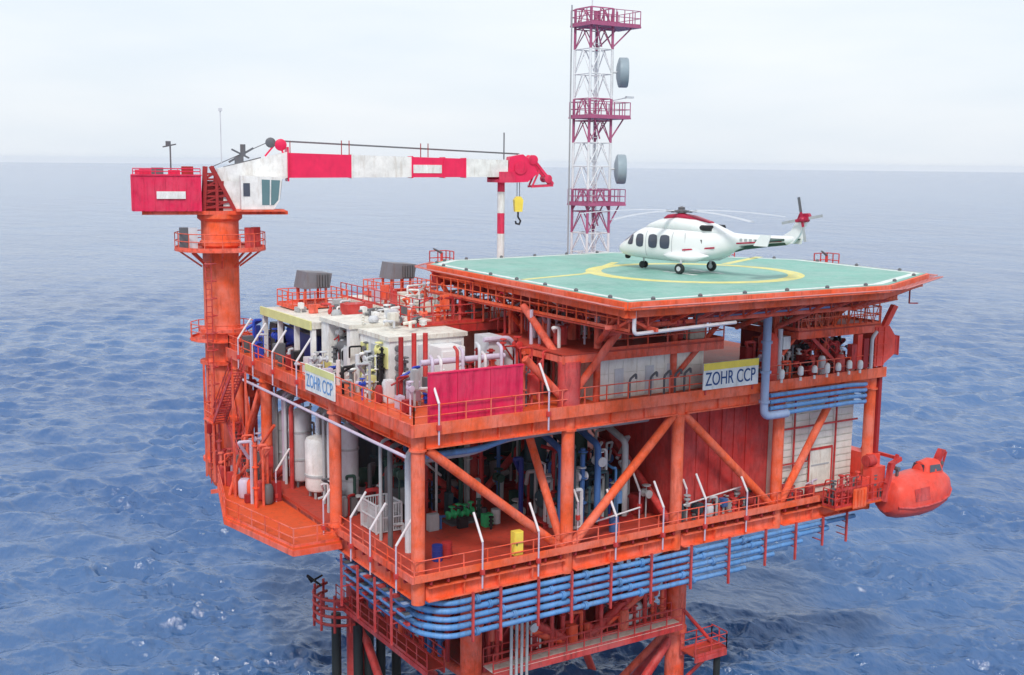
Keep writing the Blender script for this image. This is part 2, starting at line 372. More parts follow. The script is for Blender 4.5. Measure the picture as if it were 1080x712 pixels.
# perimeter handrails
rail(plat, [(-0.45, 8.7, LF), (-0.45, -0.45, LF), (16.8, -0.45, LF), (28.0, -0.45, LF)], 'orange', 1.1)
rail(plat, [(33.75, 27.4, LF), (33.75, 3.0, LF)], 'orange', 1.1)
rail(plat, [(-0.45, 27.4, UF), (-0.45, -0.45, UF)], 'orange', 1.1)
rail(plat, [(-0.45, -0.45, UF), (33.7, -0.45, UF), (33.7, 8.0, UF)], 'orange', 1.1)
rail(plat, [(33.7, 27.4, UF), (-0.45, 27.4, UF)], 'orange', 1.1)
# edge toe plates outside the girders (orange band)
MB().box(-0.52, 34, -0.62, -0.5, UF-0.42, UF+0.22).build('deck_edge_plate', 'orange_bright', plat)
MB().box(-0.66, -0.54, -0.62, 27.5, UF-0.42, UF+0.22).build('deck_edge_plate', 'orange', plat)
MB().box(-0.52, 28.4, -0.62, -0.5, LF+0.02, LF+0.40).build('deck_edge_plate', 'orange_bright', plat)
MB().box(-0.66, -0.54, -0.62, 8.6, LF+0.02, LF+0.40).build('deck_edge_plate', 'orange', plat)
for k in range(28): MB().bar((k+0.5,-0.52,LF-0.12),(k+0.5,-0.28,LF-0.12),0.12,0.26).build('edge_bracket', 'deep_red', plat)
for k in range(9): MB().bar((-0.56,k+0.5,LF-0.12),(-0.28,k+0.5,LF-0.12),0.12,0.26).build('edge_bracket', 'deep_red', plat)
# mezzanine over the cream house and the walkway behind it, right mezzanine
def deck_piece(x0, x1, y0, y1, z, m='red', floor='floor_red', rails=None, beam=0.45):
    b = MB(); b.box(x0, x1, y0, y1, z-0.08, z); b.build('mezzanine_floor', floor, plat)
    b = MB()
    for yy in (y0+0.1, y1-0.1): b.bar((x0, yy, z-0.1-beam/2), (x1, yy, z-0.1-beam/2), 0.16, beam)
    for xx in np.linspace(x0+0.1, x1-0.1, max(2, int((x1-x0)/2.5))): b.bar((xx, y0+0.2, z-0.1-beam/2), (xx, y1-0.2, z-0.1-beam/2), 0.12, beam*0.8)
    b.build('mezzanine_beam', m, plat)
    if rails: rail(plat, rails, m, 1.1, 1.4)
deck_piece(8.6, 20.0, -0.35, 8.0, 31.55, 'orange', rails=[(11.5, -0.3, 31.55), (20.0, -0.3, 31.55), (20.0, 3.5, 31.55)])
deck_piece(5.0, 16.5, 10.2, 13.4, 32.0, 'red', rails=[(5.0, 13.3, 32.0), (5.0, 10.3, 32.0), (16.4, 10.3, 32.0)])
deck_piece(26.0, 33.5, -0.45, 7.5, 31.65, 'orange', rails=[(26.0, 3.0, 31.65), (26.0, -0.4, 31.65), (33.4, -0.4, 31.65), (33.4, 7.4, 31.65)])
deck_piece(27.5, 33.0, 1.5, 7.0, 33.1, 'orange', floor='floor_orange', rails=[(27.5, 6.9, 33.1), (27.5, 1.6, 33.1), (32.9, 1.6, 33.1), (32.9, 6.9, 33.1)], beam=0.3)
# lattice stair climbing to the helideck at the left
def stair(parent, p0, p1, wdt, m='orange', along='x'):
    b = MB(); p0, p1 = Vector(p0), Vector(p1); n = max(4, int(abs(p1.z-p0.z)/0.22))
    hd = Vector((p1.x-p0.x, p1.y-p0.y, 0)).normalized(); sdv = Vector((-hd.y, hd.x, 0))
    for s_ in (-1, 1):
        o_ = sdv*(wdt/2*s_); b.bar(p0+o_, p1+o_, 0.06, 0.24)
        for hh in (0.55, 1.0): b.tube(p0+o_+Vector((0,0,hh)), p1+o_+Vector((0,0,hh)), 0.03, 5)
        for k in range(0, n+1, 3):
            c = p0.lerp(p1, k/n)+o_; b.bar(c, c+Vector((0,0,1.0)), 0.05)
    for k in range(n):
        c = p0.lerp(p1, (k+0.5)/n); b.bar(c - sdv*wdt/2, c + sdv*wdt/2, 0.24, 0.04)
    return b.build('stair', m, parent)
stair(plat, (14.6, 10.9, 32.0), (12.2, 10.9, 33.3), 1.0, 'orange_bright')
stair(plat, (-1.3, 20.5, 20.1), (-1.3, 24.6, 24.2), 0.8, 'red'); stair(plat, (-2.2, 24.6, 24.2), (-2.2, 20.5, 28.3), 0.8, 'red')
MB().box(-2.7,-0.5,24.5,26.4,24.08,24.18).build('stair_landing', 'orange', plat); rail(plat, [(-0.9,26.3,24.18),(-2.6,26.3,24.18),(-2.6,24.6,24.18)], 'orange', 1.1, 0.7)
for x_, y_ in ((-2.6,24.6),(-2.6,26.3),(-2.65,20.3),(-1.8,20.3)): MB().bar((x_,y_,20.1),(x_,y_,28.2),0.12).build('stair_post', 'orange', plat)
stair(plat, (3.4, 12.0, 20.55), (9.4, 12.0, 28.0), 1.0, 'red')
stair(plat, (31.0, 0.6, 28.55), (27.0, 0.6, 31.65), 0.9, 'red')
# stub column and V struts that carry the mezzanine near the middle column
MB().tube((9.2, 0, UF), (9.2, 0, 31.1), 0.62, 20).build('stub_column', 'red', plat, smooth=True)
for p0, p1 in (((9.6, 0.2, 29.2), (12.2, -1.0, 33.2)), ((8.8, 0.2, 29.2), (6.6, 0.4, 31.4)), ((9.2, 0.3, 30.6), (9.2, 4.6, 33.6))):
    MB().tube(p0, p1, 0.22, 12).build('strut', 'orange', plat, smooth=True)
# white service pipe slung below the left deck edge
MB().path([(-0.85, -0.2, 27.15), (-0.85, 24.0, 27.15)], 0.09).build('edge_pipe', 'lilac', plat, smooth=True)

# ------------------------------------------------------------------ jacket below
jk = thing('jacket', 'red tubular jacket legs and walkways below the lower deck, standing in the sea', 'jacket', (12, 10, SEA))
JL = [(5.2, 3.5), (20.3, 3.5), (4.4, 17.4), (20.3, 17.4)]
for (x, y) in JL:
    b = MB(); b.tube((x, y, SEA-4), (x, y, LZ-0.66), 0.62, 24)
    for zz in (12.2, 15.8): b.tube((x, y, zz), (x, y, zz+0.35), 0.72, 24)
    b.build('leg', 'orange' if y < 10 else 'red', jk, smooth=True)
def jbr(p0, p1, r=0.28, m='red'): MB().tube(p0, p1, r, 14).build('brace', m, jk, smooth=True)
for a, b_ in ((0,1),(0,2),(1,3),(2,3)):
    (xa, ya), (xb, yb) = JL[a], JL[b_]
    jbr((xa, ya, 12.6), (xb, yb, 12.6), 0.3, 'orange'); jbr((xa, ya, 17.6), ((xa+xb)/2, (ya+yb)/2, 12.9)); jbr((xb, yb, 17.6), ((xa+xb)/2, (ya+yb)/2, 12.9))
    jbr((xa, ya, 12.2), ((xa+xb)/2, (ya+yb)/2, SEA-2)); jbr((xb, yb, 12.2), ((xa+xb)/2, (ya+yb)/2, SEA-2))
for p0, p1 in (((5.6,3.5,16.4),(11.5,3.5,13.4)),((13.8,3.5,13.4),(19.9,3.5,16.4)),((4.5,4.2,16.6),(4.4,10.0,13.5)),((4.4,11.0,13.5),(4.4,16.8,16.8)),((5.4,4.0,12.0),(9.5,9.0,SEA-2)),((20.0,4.0,12.0),(16.0,9.0,SEA-2))): jbr(p0, p1, 0.24, 'orange')
# walkways of the cellar frame
def walkway(p0, p1, wd, m_floor):
    P0, P1 = Vector(p0), Vector(p1); b = MB(); b.bar(P0, P1, wd, 0.07); b.build('walkway_floor', m_floor, jk)
    d = (P1-P0).normalized(); a = d.cross(Vector((0,0,1)))
    b = MB()
    for s_ in (-1, 1): b.bar(P0 + a*(wd/2*s_) - Vector((0,0,0.2)), P1 + a*(wd/2*s_) - Vector((0,0,0.2)), 0.12, 0.32)
    b.build('walkway_beam', 'red', jk)
    for s_ in (-1, 1): rail(jk, [P0 + a*(wd/2*s_), P1 + a*(wd/2*s_)], 'red', 1.05, 1.3)
walkway((5.8, 2.6, 13.3), (19.6, 2.6, 13.3), 1.1, 'cream')
walkway((3.3, 4.2, 13.3), (3.3, 16.8, 13.3), 1.1, 'floor_red')
walkway((20.0, 1.9, 11.3), (22.6, 1.9, 11.3), 1.4, 'floor_red')
# red panels and small frames between walkway and deck
for x0, x1, z0, z1 in ((6.5, 8.2, 13.5, 16.2), (11.8, 13.6, 13.5, 16.4), (14.6, 15.1, 13.5, 19.3), (16.6, 19.0, 13.5, 16.6)):
    MB().box(x0, x1, 4.2, 4.5, z0, z1).build('panel', 'deep_red', jk)
for x in (6.8, 10.6, 14.2, 17.6):
    MB().tube((x, 3.3, 13.3), (x, 3.3, 19.3), 0.14, 10).build('hanger_post', 'red', jk, smooth=True)
# boat landing at the far-left leg: fender tubes and curved bumper
for k, (x, y, z0, z1) in enumerate(((2.9, 17.2, SEA-1.5, 12.2), (4.0, 16.2, SEA-1.5, 11.6), (4.75, 16.1, SEA-1.5, 11.6), (5.7, 16.3, SEA-1.5, 11.8), (7.0, 16.6, SEA-1.5, 11.4))):
    MB().tube((x, y, z0), (x, y, z1), 0.32, 14).build('fender_tube', 'rubber', jk, smooth=True)
for k in range(4):
    pts = [(3.9 + 1.9*math.cos(t) - 0.6, 17.0 + 1.9*math.sin(t), 12.1 + k*0.55) for t in np.linspace(math.pi*0.55, math.pi*1.5, 10)]
    MB().path(pts, 0.1, 6).build('bumper_hoop', 'red', jk, smooth=True)
for t in np.linspace(math.pi*0.6, math.pi*1.45, 6):
    x, y = 3.3 + 1.9*math.cos(t), 17.0 + 1.9*math.sin(t)
    MB().tube((x, y, 11.6), (x, y, 14.1), 0.09, 8).build('bumper_bar', 'red', jk)
MB().path([(2.0, 17.4, 14.2), (1.2, 17.8, 14.9), (1.6, 18.2, 14.3), (2.4, 18.2, 14.6)], 0.07, 6).build('mooring_rope', 'black', jk)
# risers hanging under the front
for k, x in enumerate((6.7, 7.05, 7.4, 7.75)):
    MB().tube((x, 1.6, SEA-2), (x, 1.6, 16.7), 0.09, 10).build('riser', 'grey', jk, smooth=True)
# landing at the right leg
rail(jk, [(22.6, 1.2, 11.35), (22.6, 2.6, 11.35)], 'red', 1.1, 0.7)
for p0, p1 in (((20.4, 3.0, 8.8), (22.4, 2.0, 11.1)), ((20.4, 2.9, 13.8), (22.4, 2.4, 11.4))): jbr(p0, p1, 0.12)
for k in range(1): MB().tube((22.2+k*0.7, 1.6, SEA-1), (22.2+k*0.7, 1.6, 11.0), 0.22, 12).build('fender_tube', 'rubber', jk, smooth=True)

# ------------------------------------------------------------------ blue pipe rack hung below the lower deck
def fillet(pts, r=0.5, n=5):
    P = [Vector(p) for p in pts]; o = [P[0]]
    for i in range(1, len(P)-1):
        a = (P[i-1]-P[i]).normalized(); c = (P[i+1]-P[i]).normalized()
        p, q = P[i]+a*r, P[i]+c*r
        for k in range(n+1):
            t = k/n; o.append(p*(1-t)**2 + P[i]*2*t*(1-t) + q*t*t)
    o.append(P[-1]); return o
for k in range(5):
    z = 19.0 - k*0.45; y = -0.35 + 0.06*(k % 2)
    lab = ['topmost','second from the top','middle','second from the bottom','lowest'][k]
    pb_ = MB(); pb_.path(fillet([(32.0 - 2.4*k, y, z), (1.6, y, z), (0.5, 1.0, z), (0.5, 9.4, z)], 0.75), 0.145 + 0.02*(k % 2), 10)
    for j in range(6):
        fx = 3.2 + j*4.7 + 1.3*((k*5 + j*3) % 4)*0.6
        if fx < 31.5 - 2.4*k: pb_.tube((fx, y, z), (fx+0.09, y, z), 0.24, 10); pb_.tube((fx+0.11, y, z), (fx+0.2, y, z), 0.24, 10)
    pb_.build('blue_pipe', 'pipe_blue', None, True,
        at=(16, y, z), label=f'long light blue pipe under the lower deck, {lab} of five', cat='pipe', group='blue pipes under the front edge')
tr = thing('cable_tray', 'dark blue cable trays under the left edge of the lower deck', 'cable tray', (-0.3, 5, 18))
for k in range(3):
    z = 18.85 - 0.6*k; b = MB(); b.box(-0.42+0.1*k, 0.15, 0.9, 9.4-0.8*k, z-0.03, z); b.box(-0.44+0.1*k, -0.40+0.1*k, 0.9, 9.4-0.8*k, z, z+0.10); b.build('tray', ['tray_blue','pipe_blue','tray_blue'][k], tr)
    for j in range(14): MB().box(-0.36+0.1*k, 0.1, 1.1+j*0.56, 1.4+j*0.56, z+0.002, z+0.05+0.05*((j*7+k) % 3)).build('cable_cleat', ['duct_blue','dark_grey','red'][(j+k) % 3], tr)
for i, y in enumerate((2.0, 4.0, 6.2, 8.4)):
    b = MB(); b.bar((-0.55, y, 16.4), (-0.55, y, 19.5), 0.11)
    for k in range(3): b.bar((-0.55, y, 18.76-k*0.6), (0.3, y, 18.76-k*0.6), 0.07, 0.05)
    b.build('pipe_hanger', 'red', None, at=(-0.55, y, 19.4), label=f'red upright hanger on the left cable trays, {ordw(i)} from the near corner', cat='pipe hanger', group='hangers of the left cable trays')
for i, x in enumerate((2.9, 4.6, 7.0, 9.2, 11.9, 14.8, 17.8, 20.8, 23.8, 26.4, 28.8, 31.0)):
    b = MB(); b.bar((x, -0.62, (16.5 if i % 2 else 16.8) + max(0, x-20)*0.09), (x, -0.62, 19.5), 0.12)
    for k in range(5 if x < 22 else 3): b.bar((x, -0.62, 18.8-k*0.45), (x, 0.2, 18.8-k*0.45), 0.08, 0.05)
    b.build('pipe_hanger', 'red', None, at=(x, -0.62, 19.4), label=f'red upright hanger on the blue pipe bundle, {ordw(i)} from the near corner', cat='pipe hanger', group='hangers of the blue pipes')

# ------------------------------------------------------------------ helideck
hd = thing('helideck', 'green helideck with yellow ring and orange edge high above the platform', 'helideck', (22, 7, 34))
HP = [(8.4,-6.0), (26.8,-6.3), (34.9,-2.5), (35.7,9.0), (27.3,20.4), (12.2,19.2), (9.8,17.0)]
MB().prism(HP, HZ-0.35, HZ).build('deck_surface', 'pad_green', hd)
def ring(b, cx, cy, r0, r1, z, n=96):
    vs = []; 
    for r in (r0, r1): vs += [(cx+r*math.cos(2*math.pi*i/n), cy+r*math.sin(2*math.pi*i/n), z) for i in range(n)]
    b.add(vs, [(i, (i+1) % n, n+(i+1) % n, n+i)[::-1] for i in range(n)])
b = MB(); ring(b, 21.8, 4.6, 5.75, 6.75, HZ+0.004); b.build('landing_ring', 'pad_yellow', hd)
def stripe(b, p, q, wd, z):
    p = Vector((*p, z)); q = Vector((*q, z)); d = (q-p).normalized(); a = Vector((-d.y, d.x, 0))*wd/2
    b.add([p-a, q-a, q+a, p+a], [(0,1,2,3)])
b = MB(); stripe(b, (9.6, 5.5), (15.2, 6.9), 0.5, HZ+0.004); stripe(b, (15.2, 6.9), (21.9, 12.8), 0.5, HZ+0.006); b.build('approach_line', 'pad_yellow', hd)
b = MB(); stripe(b, (27.9, 8.4), (34.6, 12.0), 0.6, HZ+0.004); b.build('approach_line', 'pad_yellow', hd)
b = MB()
cxh, cyh = 22.0, 7.0
def inset(p, d): v = Vector((p[0]-cxh, p[1]-cyh)); L = v.length; v = v*((L-d)/L); return (v.x+cxh, v.y+cyh)
for i in range(len(HP)):
    p, q = inset(HP[i], 0.35), inset(HP[(i+1) % len(HP)], 0.35); p2, q2 = inset(HP[i], 0.85), inset(HP[(i+1) % len(HP)], 0.85)
    b.add([(*p, HZ+0.004), (*q, HZ+0.004), (*q2, HZ+0.004), (*p2, HZ+0.004)], [(0,1,2,3)])
b.build('perimeter_line', 'pad_white', hd)
b = MB()
for dx in (-1.1, 1.1): stripe(b, (21.8+dx, 3.1), (21.8+dx, 6.1), 0.45, HZ+0.004)
stripe(b, (20.95, 4.6), (22.65, 4.6), 0.45, HZ+0.008); b.build('landing_letter', 'pad_white', hd, label='white landing letter H inside the yellow ring')
nH = len(HP)
for i in range(nH):                                    # edge girders, gutter and safety net per side
    p, q = Vector((*HP[i], 0)), Vector((*HP[(i+1) % nH], 0)); d = (q-p).normalized(); a = Vector((d.y, -d.x, 0))
    b = MB(); b.bar(p+a*0.12+Vector((0,0,HZ-0.22)), q+a*0.12+Vector((0,0,HZ-0.22)), 0.2, 0.40)
    b.bar(p-a*0.35+Vector((0,0,HZ-0.62)), q-a*0.35+Vector((0,0,HZ-0.62)), 0.3, 0.45); b.build('edge_beam', 'orange_bright', hd)
    b = MB(); L = (q-p).length; n = int(L/1.1)
    for k in range(n+1):
        c = p.lerp(q, k/n); b.bar(c+a*0.2+Vector((0,0,HZ-0.3)), c+a*1.05+Vector((0,0,HZ-0.14)), 0.05)
    for s_ in (0.35, 0.55, 0.75, 0.92, 1.05): b.tube(p+a*s_+Vector((0,0,HZ-0.3+0.16*(s_-0.2))), q+a*s_+Vector((0,0,HZ-0.3+0.16*(s_-0.2))), 0.018 if s_ < 1.0 else 0.04, 4)
    b.build('safety_net', 'net', hd)
# deck lights
for i in range(nH):
    p, q = Vector((*HP[i], HZ)), Vector((*HP[(i+1) % nH], HZ)); n = max(2, int((q-p).length/3))
    for k in range(n):
        c = p.lerp(q, (k+0.5)/n); c2 = inset((c.x, c.y), 0.2)
        MB().lathe([(0.11,HZ),(0.12,HZ+0.09),(0.06,HZ+0.16)], (c2[0], c2[1], 0), 8).build('edge_light', 'dark_grey', hd)
# under structure: main beams, cross beams, truss posts and struts
for y in (-4.0, 1.0, 6.0, 11.0, 16.0):
    x1 = 34.6 if y > -3 and y < 10 else (29.5 if y < 0 else 31.5)
    if y > 15: x1 = 28.5
    MB().ibeam((9.4, y, HZ-0.85), (x1, y, HZ-0.85), 0.35, 0.95).build('main_beam', 'red', hd)
for x in np.arange(10.5, 34, 3.0):
    y0 = -5.4 if x < 27 else -2.0; y1 = 17.0 if x < 26 else 9.5
    MB().ibeam((x, y0, HZ-0.58), (x, y1, HZ-0.58), 0.2, 0.42).build('cross_beam', 'deep_red', hd)
for x in (11.5, 17.0, 22.0, 25.1, 29.5):
    for y in (0.6, 8.0, 15.0):
        if (x, y) == (22.0, 0.6): continue
        MB().tube((x, y, UF), (x, y, HZ-1.3), 0.2, 12).build('support_post', 'orange' if y < 1 else 'red', hd, smooth=True)
for p0, p1 in (((11.5, 0.6, 32.0), (11.5, -3.9, 33.9)), ((17, 0.6, 32.0), (17, -3.9, 33.9)), ((22, 0.8, 32.0), (22, -3.9, 33.9)), ((25.1, 0.6, 31.8), (25.1, -3.9, 33.9)), ((29.5, 0.6, 31.8), (33.8, 0.6, 33.9)),
               ((11.5, 0.6, 31.8), (9.6, -3.6, 33.9)), ((11.5, 8.0, 31.5), (9.6, 8.0, 33.9)), ((11.5, 15.0, 31.0), (9.6, 15.0, 33.9)), ((25.1, 0.6, 29.5), (29.4, 0.6, 33.6)), ((17.2, 0.6, 29.5), (21.8, 0.6, 33.6))):
    MB().tube(p0, p1, 0.16, 10).build('strut', 'orange', hd, smooth=True)
for (p, q) in ((HP[0], HP[1]), (HP[1], HP[2]), (HP[6], HP[0])):
    P, Q = Vector((*p, 0)), Vector((*q, 0)); d = (Q-P).normalized(); a = Vector((d.y, -d.x, 0)); n_ = int((Q-P).length/1.6)
    for k in range(n_):
        c = P.lerp(Q, (k+0.5)/n_) - a*0.3; b = MB(); b.bar(c + Vector((0,0,HZ-0.8)), c - a*1.5 + Vector((0,0,HZ-1.5)), 0.1, 0.14); b.bar(c - a*1.5 + Vector((0,0,HZ-1.5)), c - a*1.5 + Vector((0,0,HZ-0.4)), 0.09)
        b.build('edge_bracket', 'orange', hd)
    b = MB(); b.bar(P - a*1.8 + Vector((0,0,HZ-1.5)), Q - a*1.8 + Vector((0,0,HZ-1.5)), 0.14, 0.2); b.build('lower_chord', 'orange', hd)
# lower frame of the left cantilever and hanging access gantry
rail(hd, [(9.3, 16.0, 33.3), (9.3, -5.0, 33.3)], 'orange_bright', 1.1, 0.9)
MB().box(9.2, 10.2, -5.2, 16.2, 33.2, 33.28).build('catwalk_floor', 'floor_red', hd)
MB().path(fillet([(8.9, -5.9, HZ-0.5), (8.9, -5.9, 33.35), (16.0, -5.5, 33.45)], 0.25), 0.1, 8).build('drain_pipe', 'lamp_white', hd, smooth=True)
MB().path(fillet([(16.4, -3.5, 33.5), (25.5, -3.5, 33.6), (25.5, -0.6, 33.6)], 0.3), 0.16, 8).build('drain_pipe', 'duct_blue', hd, smooth=True)
rail(hd, [(25.8, -3.9, 33.35), (33.5, -1.5, 33.35)], 'orange_bright', 1.2, 0.7)
b = MB(); b.bar((25.8, -3.4, 33.3), (33.5, -1.0, 33.3), 1.0, 0.08); b.build('catwalk_floor', 'floor_orange', hd)
b = MB(); b.bar((32.6,-3.2,HZ-0.9),(32.6,-3.2,33.3),0.07); b.bar((32.6,-3.2,33.3),(33.4,-3.2,33.25),0.07); b.build('bracket','deep_red',hd)

# ------------------------------------------------------------------ pedestal crane (local x = along the boom)
CP = (0.0, 30.0, 18.3); CA = math.atan2(-5.5, 19.9)
cr_ = thing('pedestal_crane', 'pedestal crane with orange column, crimson machinery house and red and white boom', 'crane', CP, CA, local=True)
def cz(z): return z - CP[2]
b = MB(); b.lathe([(0.9,cz(18.3)),(1.35,cz(19.2)),(1.35,cz(24)),(1.25,cz(25)),(1.25,cz(35.6)),(1.42,cz(35.7)),(1.42,cz(36.0)),(1.3,cz(36.1)),(1.3,cz(37.4)),(1.55,cz(37.6)),(1.55,cz(37.9))], n=40); b.build('pedestal', 'orange_bright', cr_, True)
for z in (20.2, 27.3, 29.6):
    b = MB(); b.lathe([(1.3,cz(z)),(1.62,cz(z)),(1.62,cz(z)+0.22),(1.3,cz(z)+0.22)], n=32); b.build('collar', 'orange', cr_, True)
# slew walkway
b = MB(); b.lathe([(1.26,cz(35.35)),(3.15,cz(35.35)),(3.15,cz(35.5)),(1.26,cz(35.5))], n=24); b.build('slew_walkway', 'orange', cr_)
rail(cr_, [(3.1*math.cos(t), 3.1*math.sin(t), cz(35.5)) for t in np.linspace(0, 2*math.pi, 17)[:-1]], 'orange', 1.1, 1.2, closed=True)
for t in np.linspace(0, 2*math.pi, 9)[:-1]: MB().bar((1.3*math.cos(t),1.3*math.sin(t),cz(34.2)), (2.8*math.cos(t),2.8*math.sin(t),cz(35.3)), 0.12).build('walkway_bracket', 'orange', cr_)
# service boxes beside the slew ring
for x, y, m in ((-1.9, -1.5, 'light_grey'), (-2.5, -1.0, 'dark_grey'), (1.9, -1.4, 'red'), (2.4, -0.9, 'red')):
    MB().box(x-0.3, x+0.3, y-0.3, y+0.3, cz(35.5), cz(37.0)).build('hydraulic_box', m, cr_)
MB().box(-5.2, 4.6, -1.5, 1.5, cz(37.9), cz(38.15)).build('slew_platform', 'orange', cr_)
# machinery house
b = MB(); b.box(-5.8, -1.25, -1.75, 1.75, cz(38.15), cz(40.55))
hse = b.build('machinery_house', 'crimson', cr_)
b = MB()
for x in np.linspace(-5.75, -1.6, 7): b.box(x-0.05, x+0.05, -1.80, -1.752, cz(38.2), cz(40.5))
b.box(-5.85, -1.2, -1.82, 1.82, cz(40.552), cz(40.63)); b.box(-5.85, -5.802, -1.82, 1.82, cz(38.2), cz(40.54)); b.build('house_ribs', 'crimson', hse)
MB().box(-4.2, -2.3, -1.86, -1.81, cz(39.0), cz(39.5)).build('name_plate', 'white', hse)
for x, y, h, m in ((-4.9, -0.9, 0.35, 'crimson'), (-4.1, 0.4, 0.45, 'dark_grey'), (-3.0, -0.6, 0.3, 'crimson'), (-2.1, 0.3, 0.55, 'deep_red'), (-5.2, 0.6, 0.3, 'crimson')):
    MB().box(x-0.4, x+0.4, y-0.35, y+0.35, cz(40.64), cz(40.64)+h).build('roof_unit', m, hse)
b = MB(); b.tube((-3.2,0,cz(40.64)), (-3.2,0,cz(42.6)), 0.06, 6); b.bar((-3.7,0,cz(42.5)), (-2.8,0,cz(42.7)), 0.09); b.box(-3.5,-3.15,-0.15,0.15,cz(42.55),cz(42.9)); b.build('aerial', 'dark_grey', hse)
rail(hse, [(-5.7,-1.7,cz(40.64)), (-1.3,-1.7,cz(40.64))], 'crimson', 0.4, 1.3, kick=False)
# A-frame (dark lattice between the house and the boom)
b = MB()
for y in (-1.1, 1.1):
    b.bar((-1.1,y,cz(38.15)), (-0.9,y,cz(41.2)), 0.26); b.bar((1.0,y,cz(38.15)), (-0.5,y,cz(41.2)), 0.26); b.bar((-0.2,y,cz(38.15)), (-0.2,y,cz(40.6)), 0.2)
    for k in range(7): b.bar((-1.05,y,cz(38.4+0.38*k)), (0.85-0.2*k,y,cz(38.4+0.38*k)), 0.12)
    for k in range(5): b.bar((-1.0,y,cz(38.3+0.5*k)), (0.6-0.2*k,y,cz(38.8+0.5*k)), 0.1)
for k in range(5): b.bar((-0.9,-1.1,cz(38.6+0.55*k)), (-0.9,1.1,cz(38.6+0.55*k)), 0.12)
b.box(-0.95,0.3,-0.9,-0.3,cz(38.2),cz(40.2)); b.box(-0.8,0.2,0.2,0.9,cz(38.2),cz(39.8))
b.build('a_frame', 'deep_red', cr_)
b = MB(); b.lathe([(0.55,-0.8),(0.7,-0.78),(0.7,-0.7),(0.45,-0.68),(0.45,0.68),(0.7,0.7),(0.7,0.78),(0.55,0.8)], (-0.1,0,cz(39.4)), 20, 'y'); b.build('winch_drum', 'deep_red', cr_, True)
# boom: white root wedge, then banded box sections
def bsec(u0, u1, top0, top1, bot0, bot1, w0, w1, m, name='boom_section'):
    b = MB(); vs = []
    for u, t, bo, w in ((u0,top0,bot0,w0),(u1,top1,bot1,w1)): vs += [(u,-w/2,cz(bo)),(u,w/2,cz(bo)),(u,w/2,cz(t)),(u,-w/2,cz(t))]
    b.add(vs, [(0,1,2,3),(7,6,5,4),(0,4,5,1),(1,5,6,2),(2,6,7,3),(3,7,4,0)]); return b.build(name, m, cr_)
bsec(-0.1, 4.69, 41.05, 42.25, 39.3, 40.45, 1.5, 1.7, 'white', 'boom_root')
for sy in (-1, 1): MB().side([(0.2,cz(38.16)),(1.3,cz(38.16)),(1.5,cz(40.2)),(0.3,cz(40.2))], sy*0.95-0.08, sy*0.95+0.08).build('boom_bracket', 'white', cr_)
for u0_, u1_ in ((3.2,4.6),): MB().bar((u0_,-0.3,cz(41.95)),(4.0,-0.3,cz(42.9)),0.12).build('sheave_bracket', 'boom_red', cr_); MB().bar((4.5,-0.3,cz(42.1)),(4.2,-0.3,cz(42.8)),0.12).build('sheave_bracket', 'boom_red', cr_)
def bt(u): return 42.2 - (u-4.75)*0.021
def bb(u): return 40.45 + (u-4.75)*0.010
def bw(u): return 1.6 - (u-4.75)*0.028
for u0, u1, m in ((4.78,9.3,'boom_red'),(9.302,13.7,'white'),(13.702,17.7,'boom_red'),(17.702,21.0,'white')):
    bsec(u0, u1, bt(u0), bt(u1), bb(u0), bb(u1), bw(u0), bw(u1), m)
b = MB(); b.box(13.75, 15.9, -bw(14)/2-0.02, -bw(14)/2+0.06, cz(40.85), cz(41.45)); b.build('boom_side_plate', 'white', cr_)
b = MB(); b.box(4.70, 4.80, -0.98, 0.98, cz(40.2), cz(42.6)); b.build('boom_flange', 'boom_red', cr_)
for u in (9.3, 13.7, 16.1, 17.7):
    b = MB(); w2 = bw(u)/2+0.06; b.box(u-0.06, u+0.06, -w2, w2, cz(bb(u))-0.06, cz(bt(u))+0.06); b.build('boom_collar', 'boom_red' if u != 9.3 else 'white', cr_)
# boom-top fittings: sheaves, walkway posts, ropes
for u, h, n2 in ((4.4, 0.8, 2), (8.6, 1.0, 2), (14.4, 1.0, 2)):
    for k in range(n2): MB().bar((u+0.55*k,-0.3,cz(bt(max(u,4.75)))), (u+0.55*k,-0.3,cz(bt(max(u,4.75)))+h), 0.06).build('boom_post', 'deep_red', cr_)
b = MB(); b.lathe([(0.35,-0.15),(0.42,-0.1),(0.42,0.1),(0.35,0.15)], (4.3,-0.3,cz(42.75)), 16, 'y'); b.build('rope_sheave', 'boom_red', cr_, True)
b = MB(); b.lathe([(0.3,-0.12),(0.36,-0.08),(0.36,0.08),(0.3,0.12)], (3.6,-0.3,cz(42.9)), 16, 'y'); b.build('rope_sheave', 'dark_grey', cr_, True)
b = MB(); b.tube((-0.6,-0.25,cz(41.1)), (3.6,-0.25,cz(43.0)), 0.03, 5); b.tube((4.3,-0.25,cz(43.05)), (22.0,-0.15,cz(42.35)), 0.03, 5); b.tube((4.3,0.25,cz(43.0)), (22.0,0.15,cz(42.3)), 0.03, 5); b.build('hoist_rope', 'dark_grey', cr_)
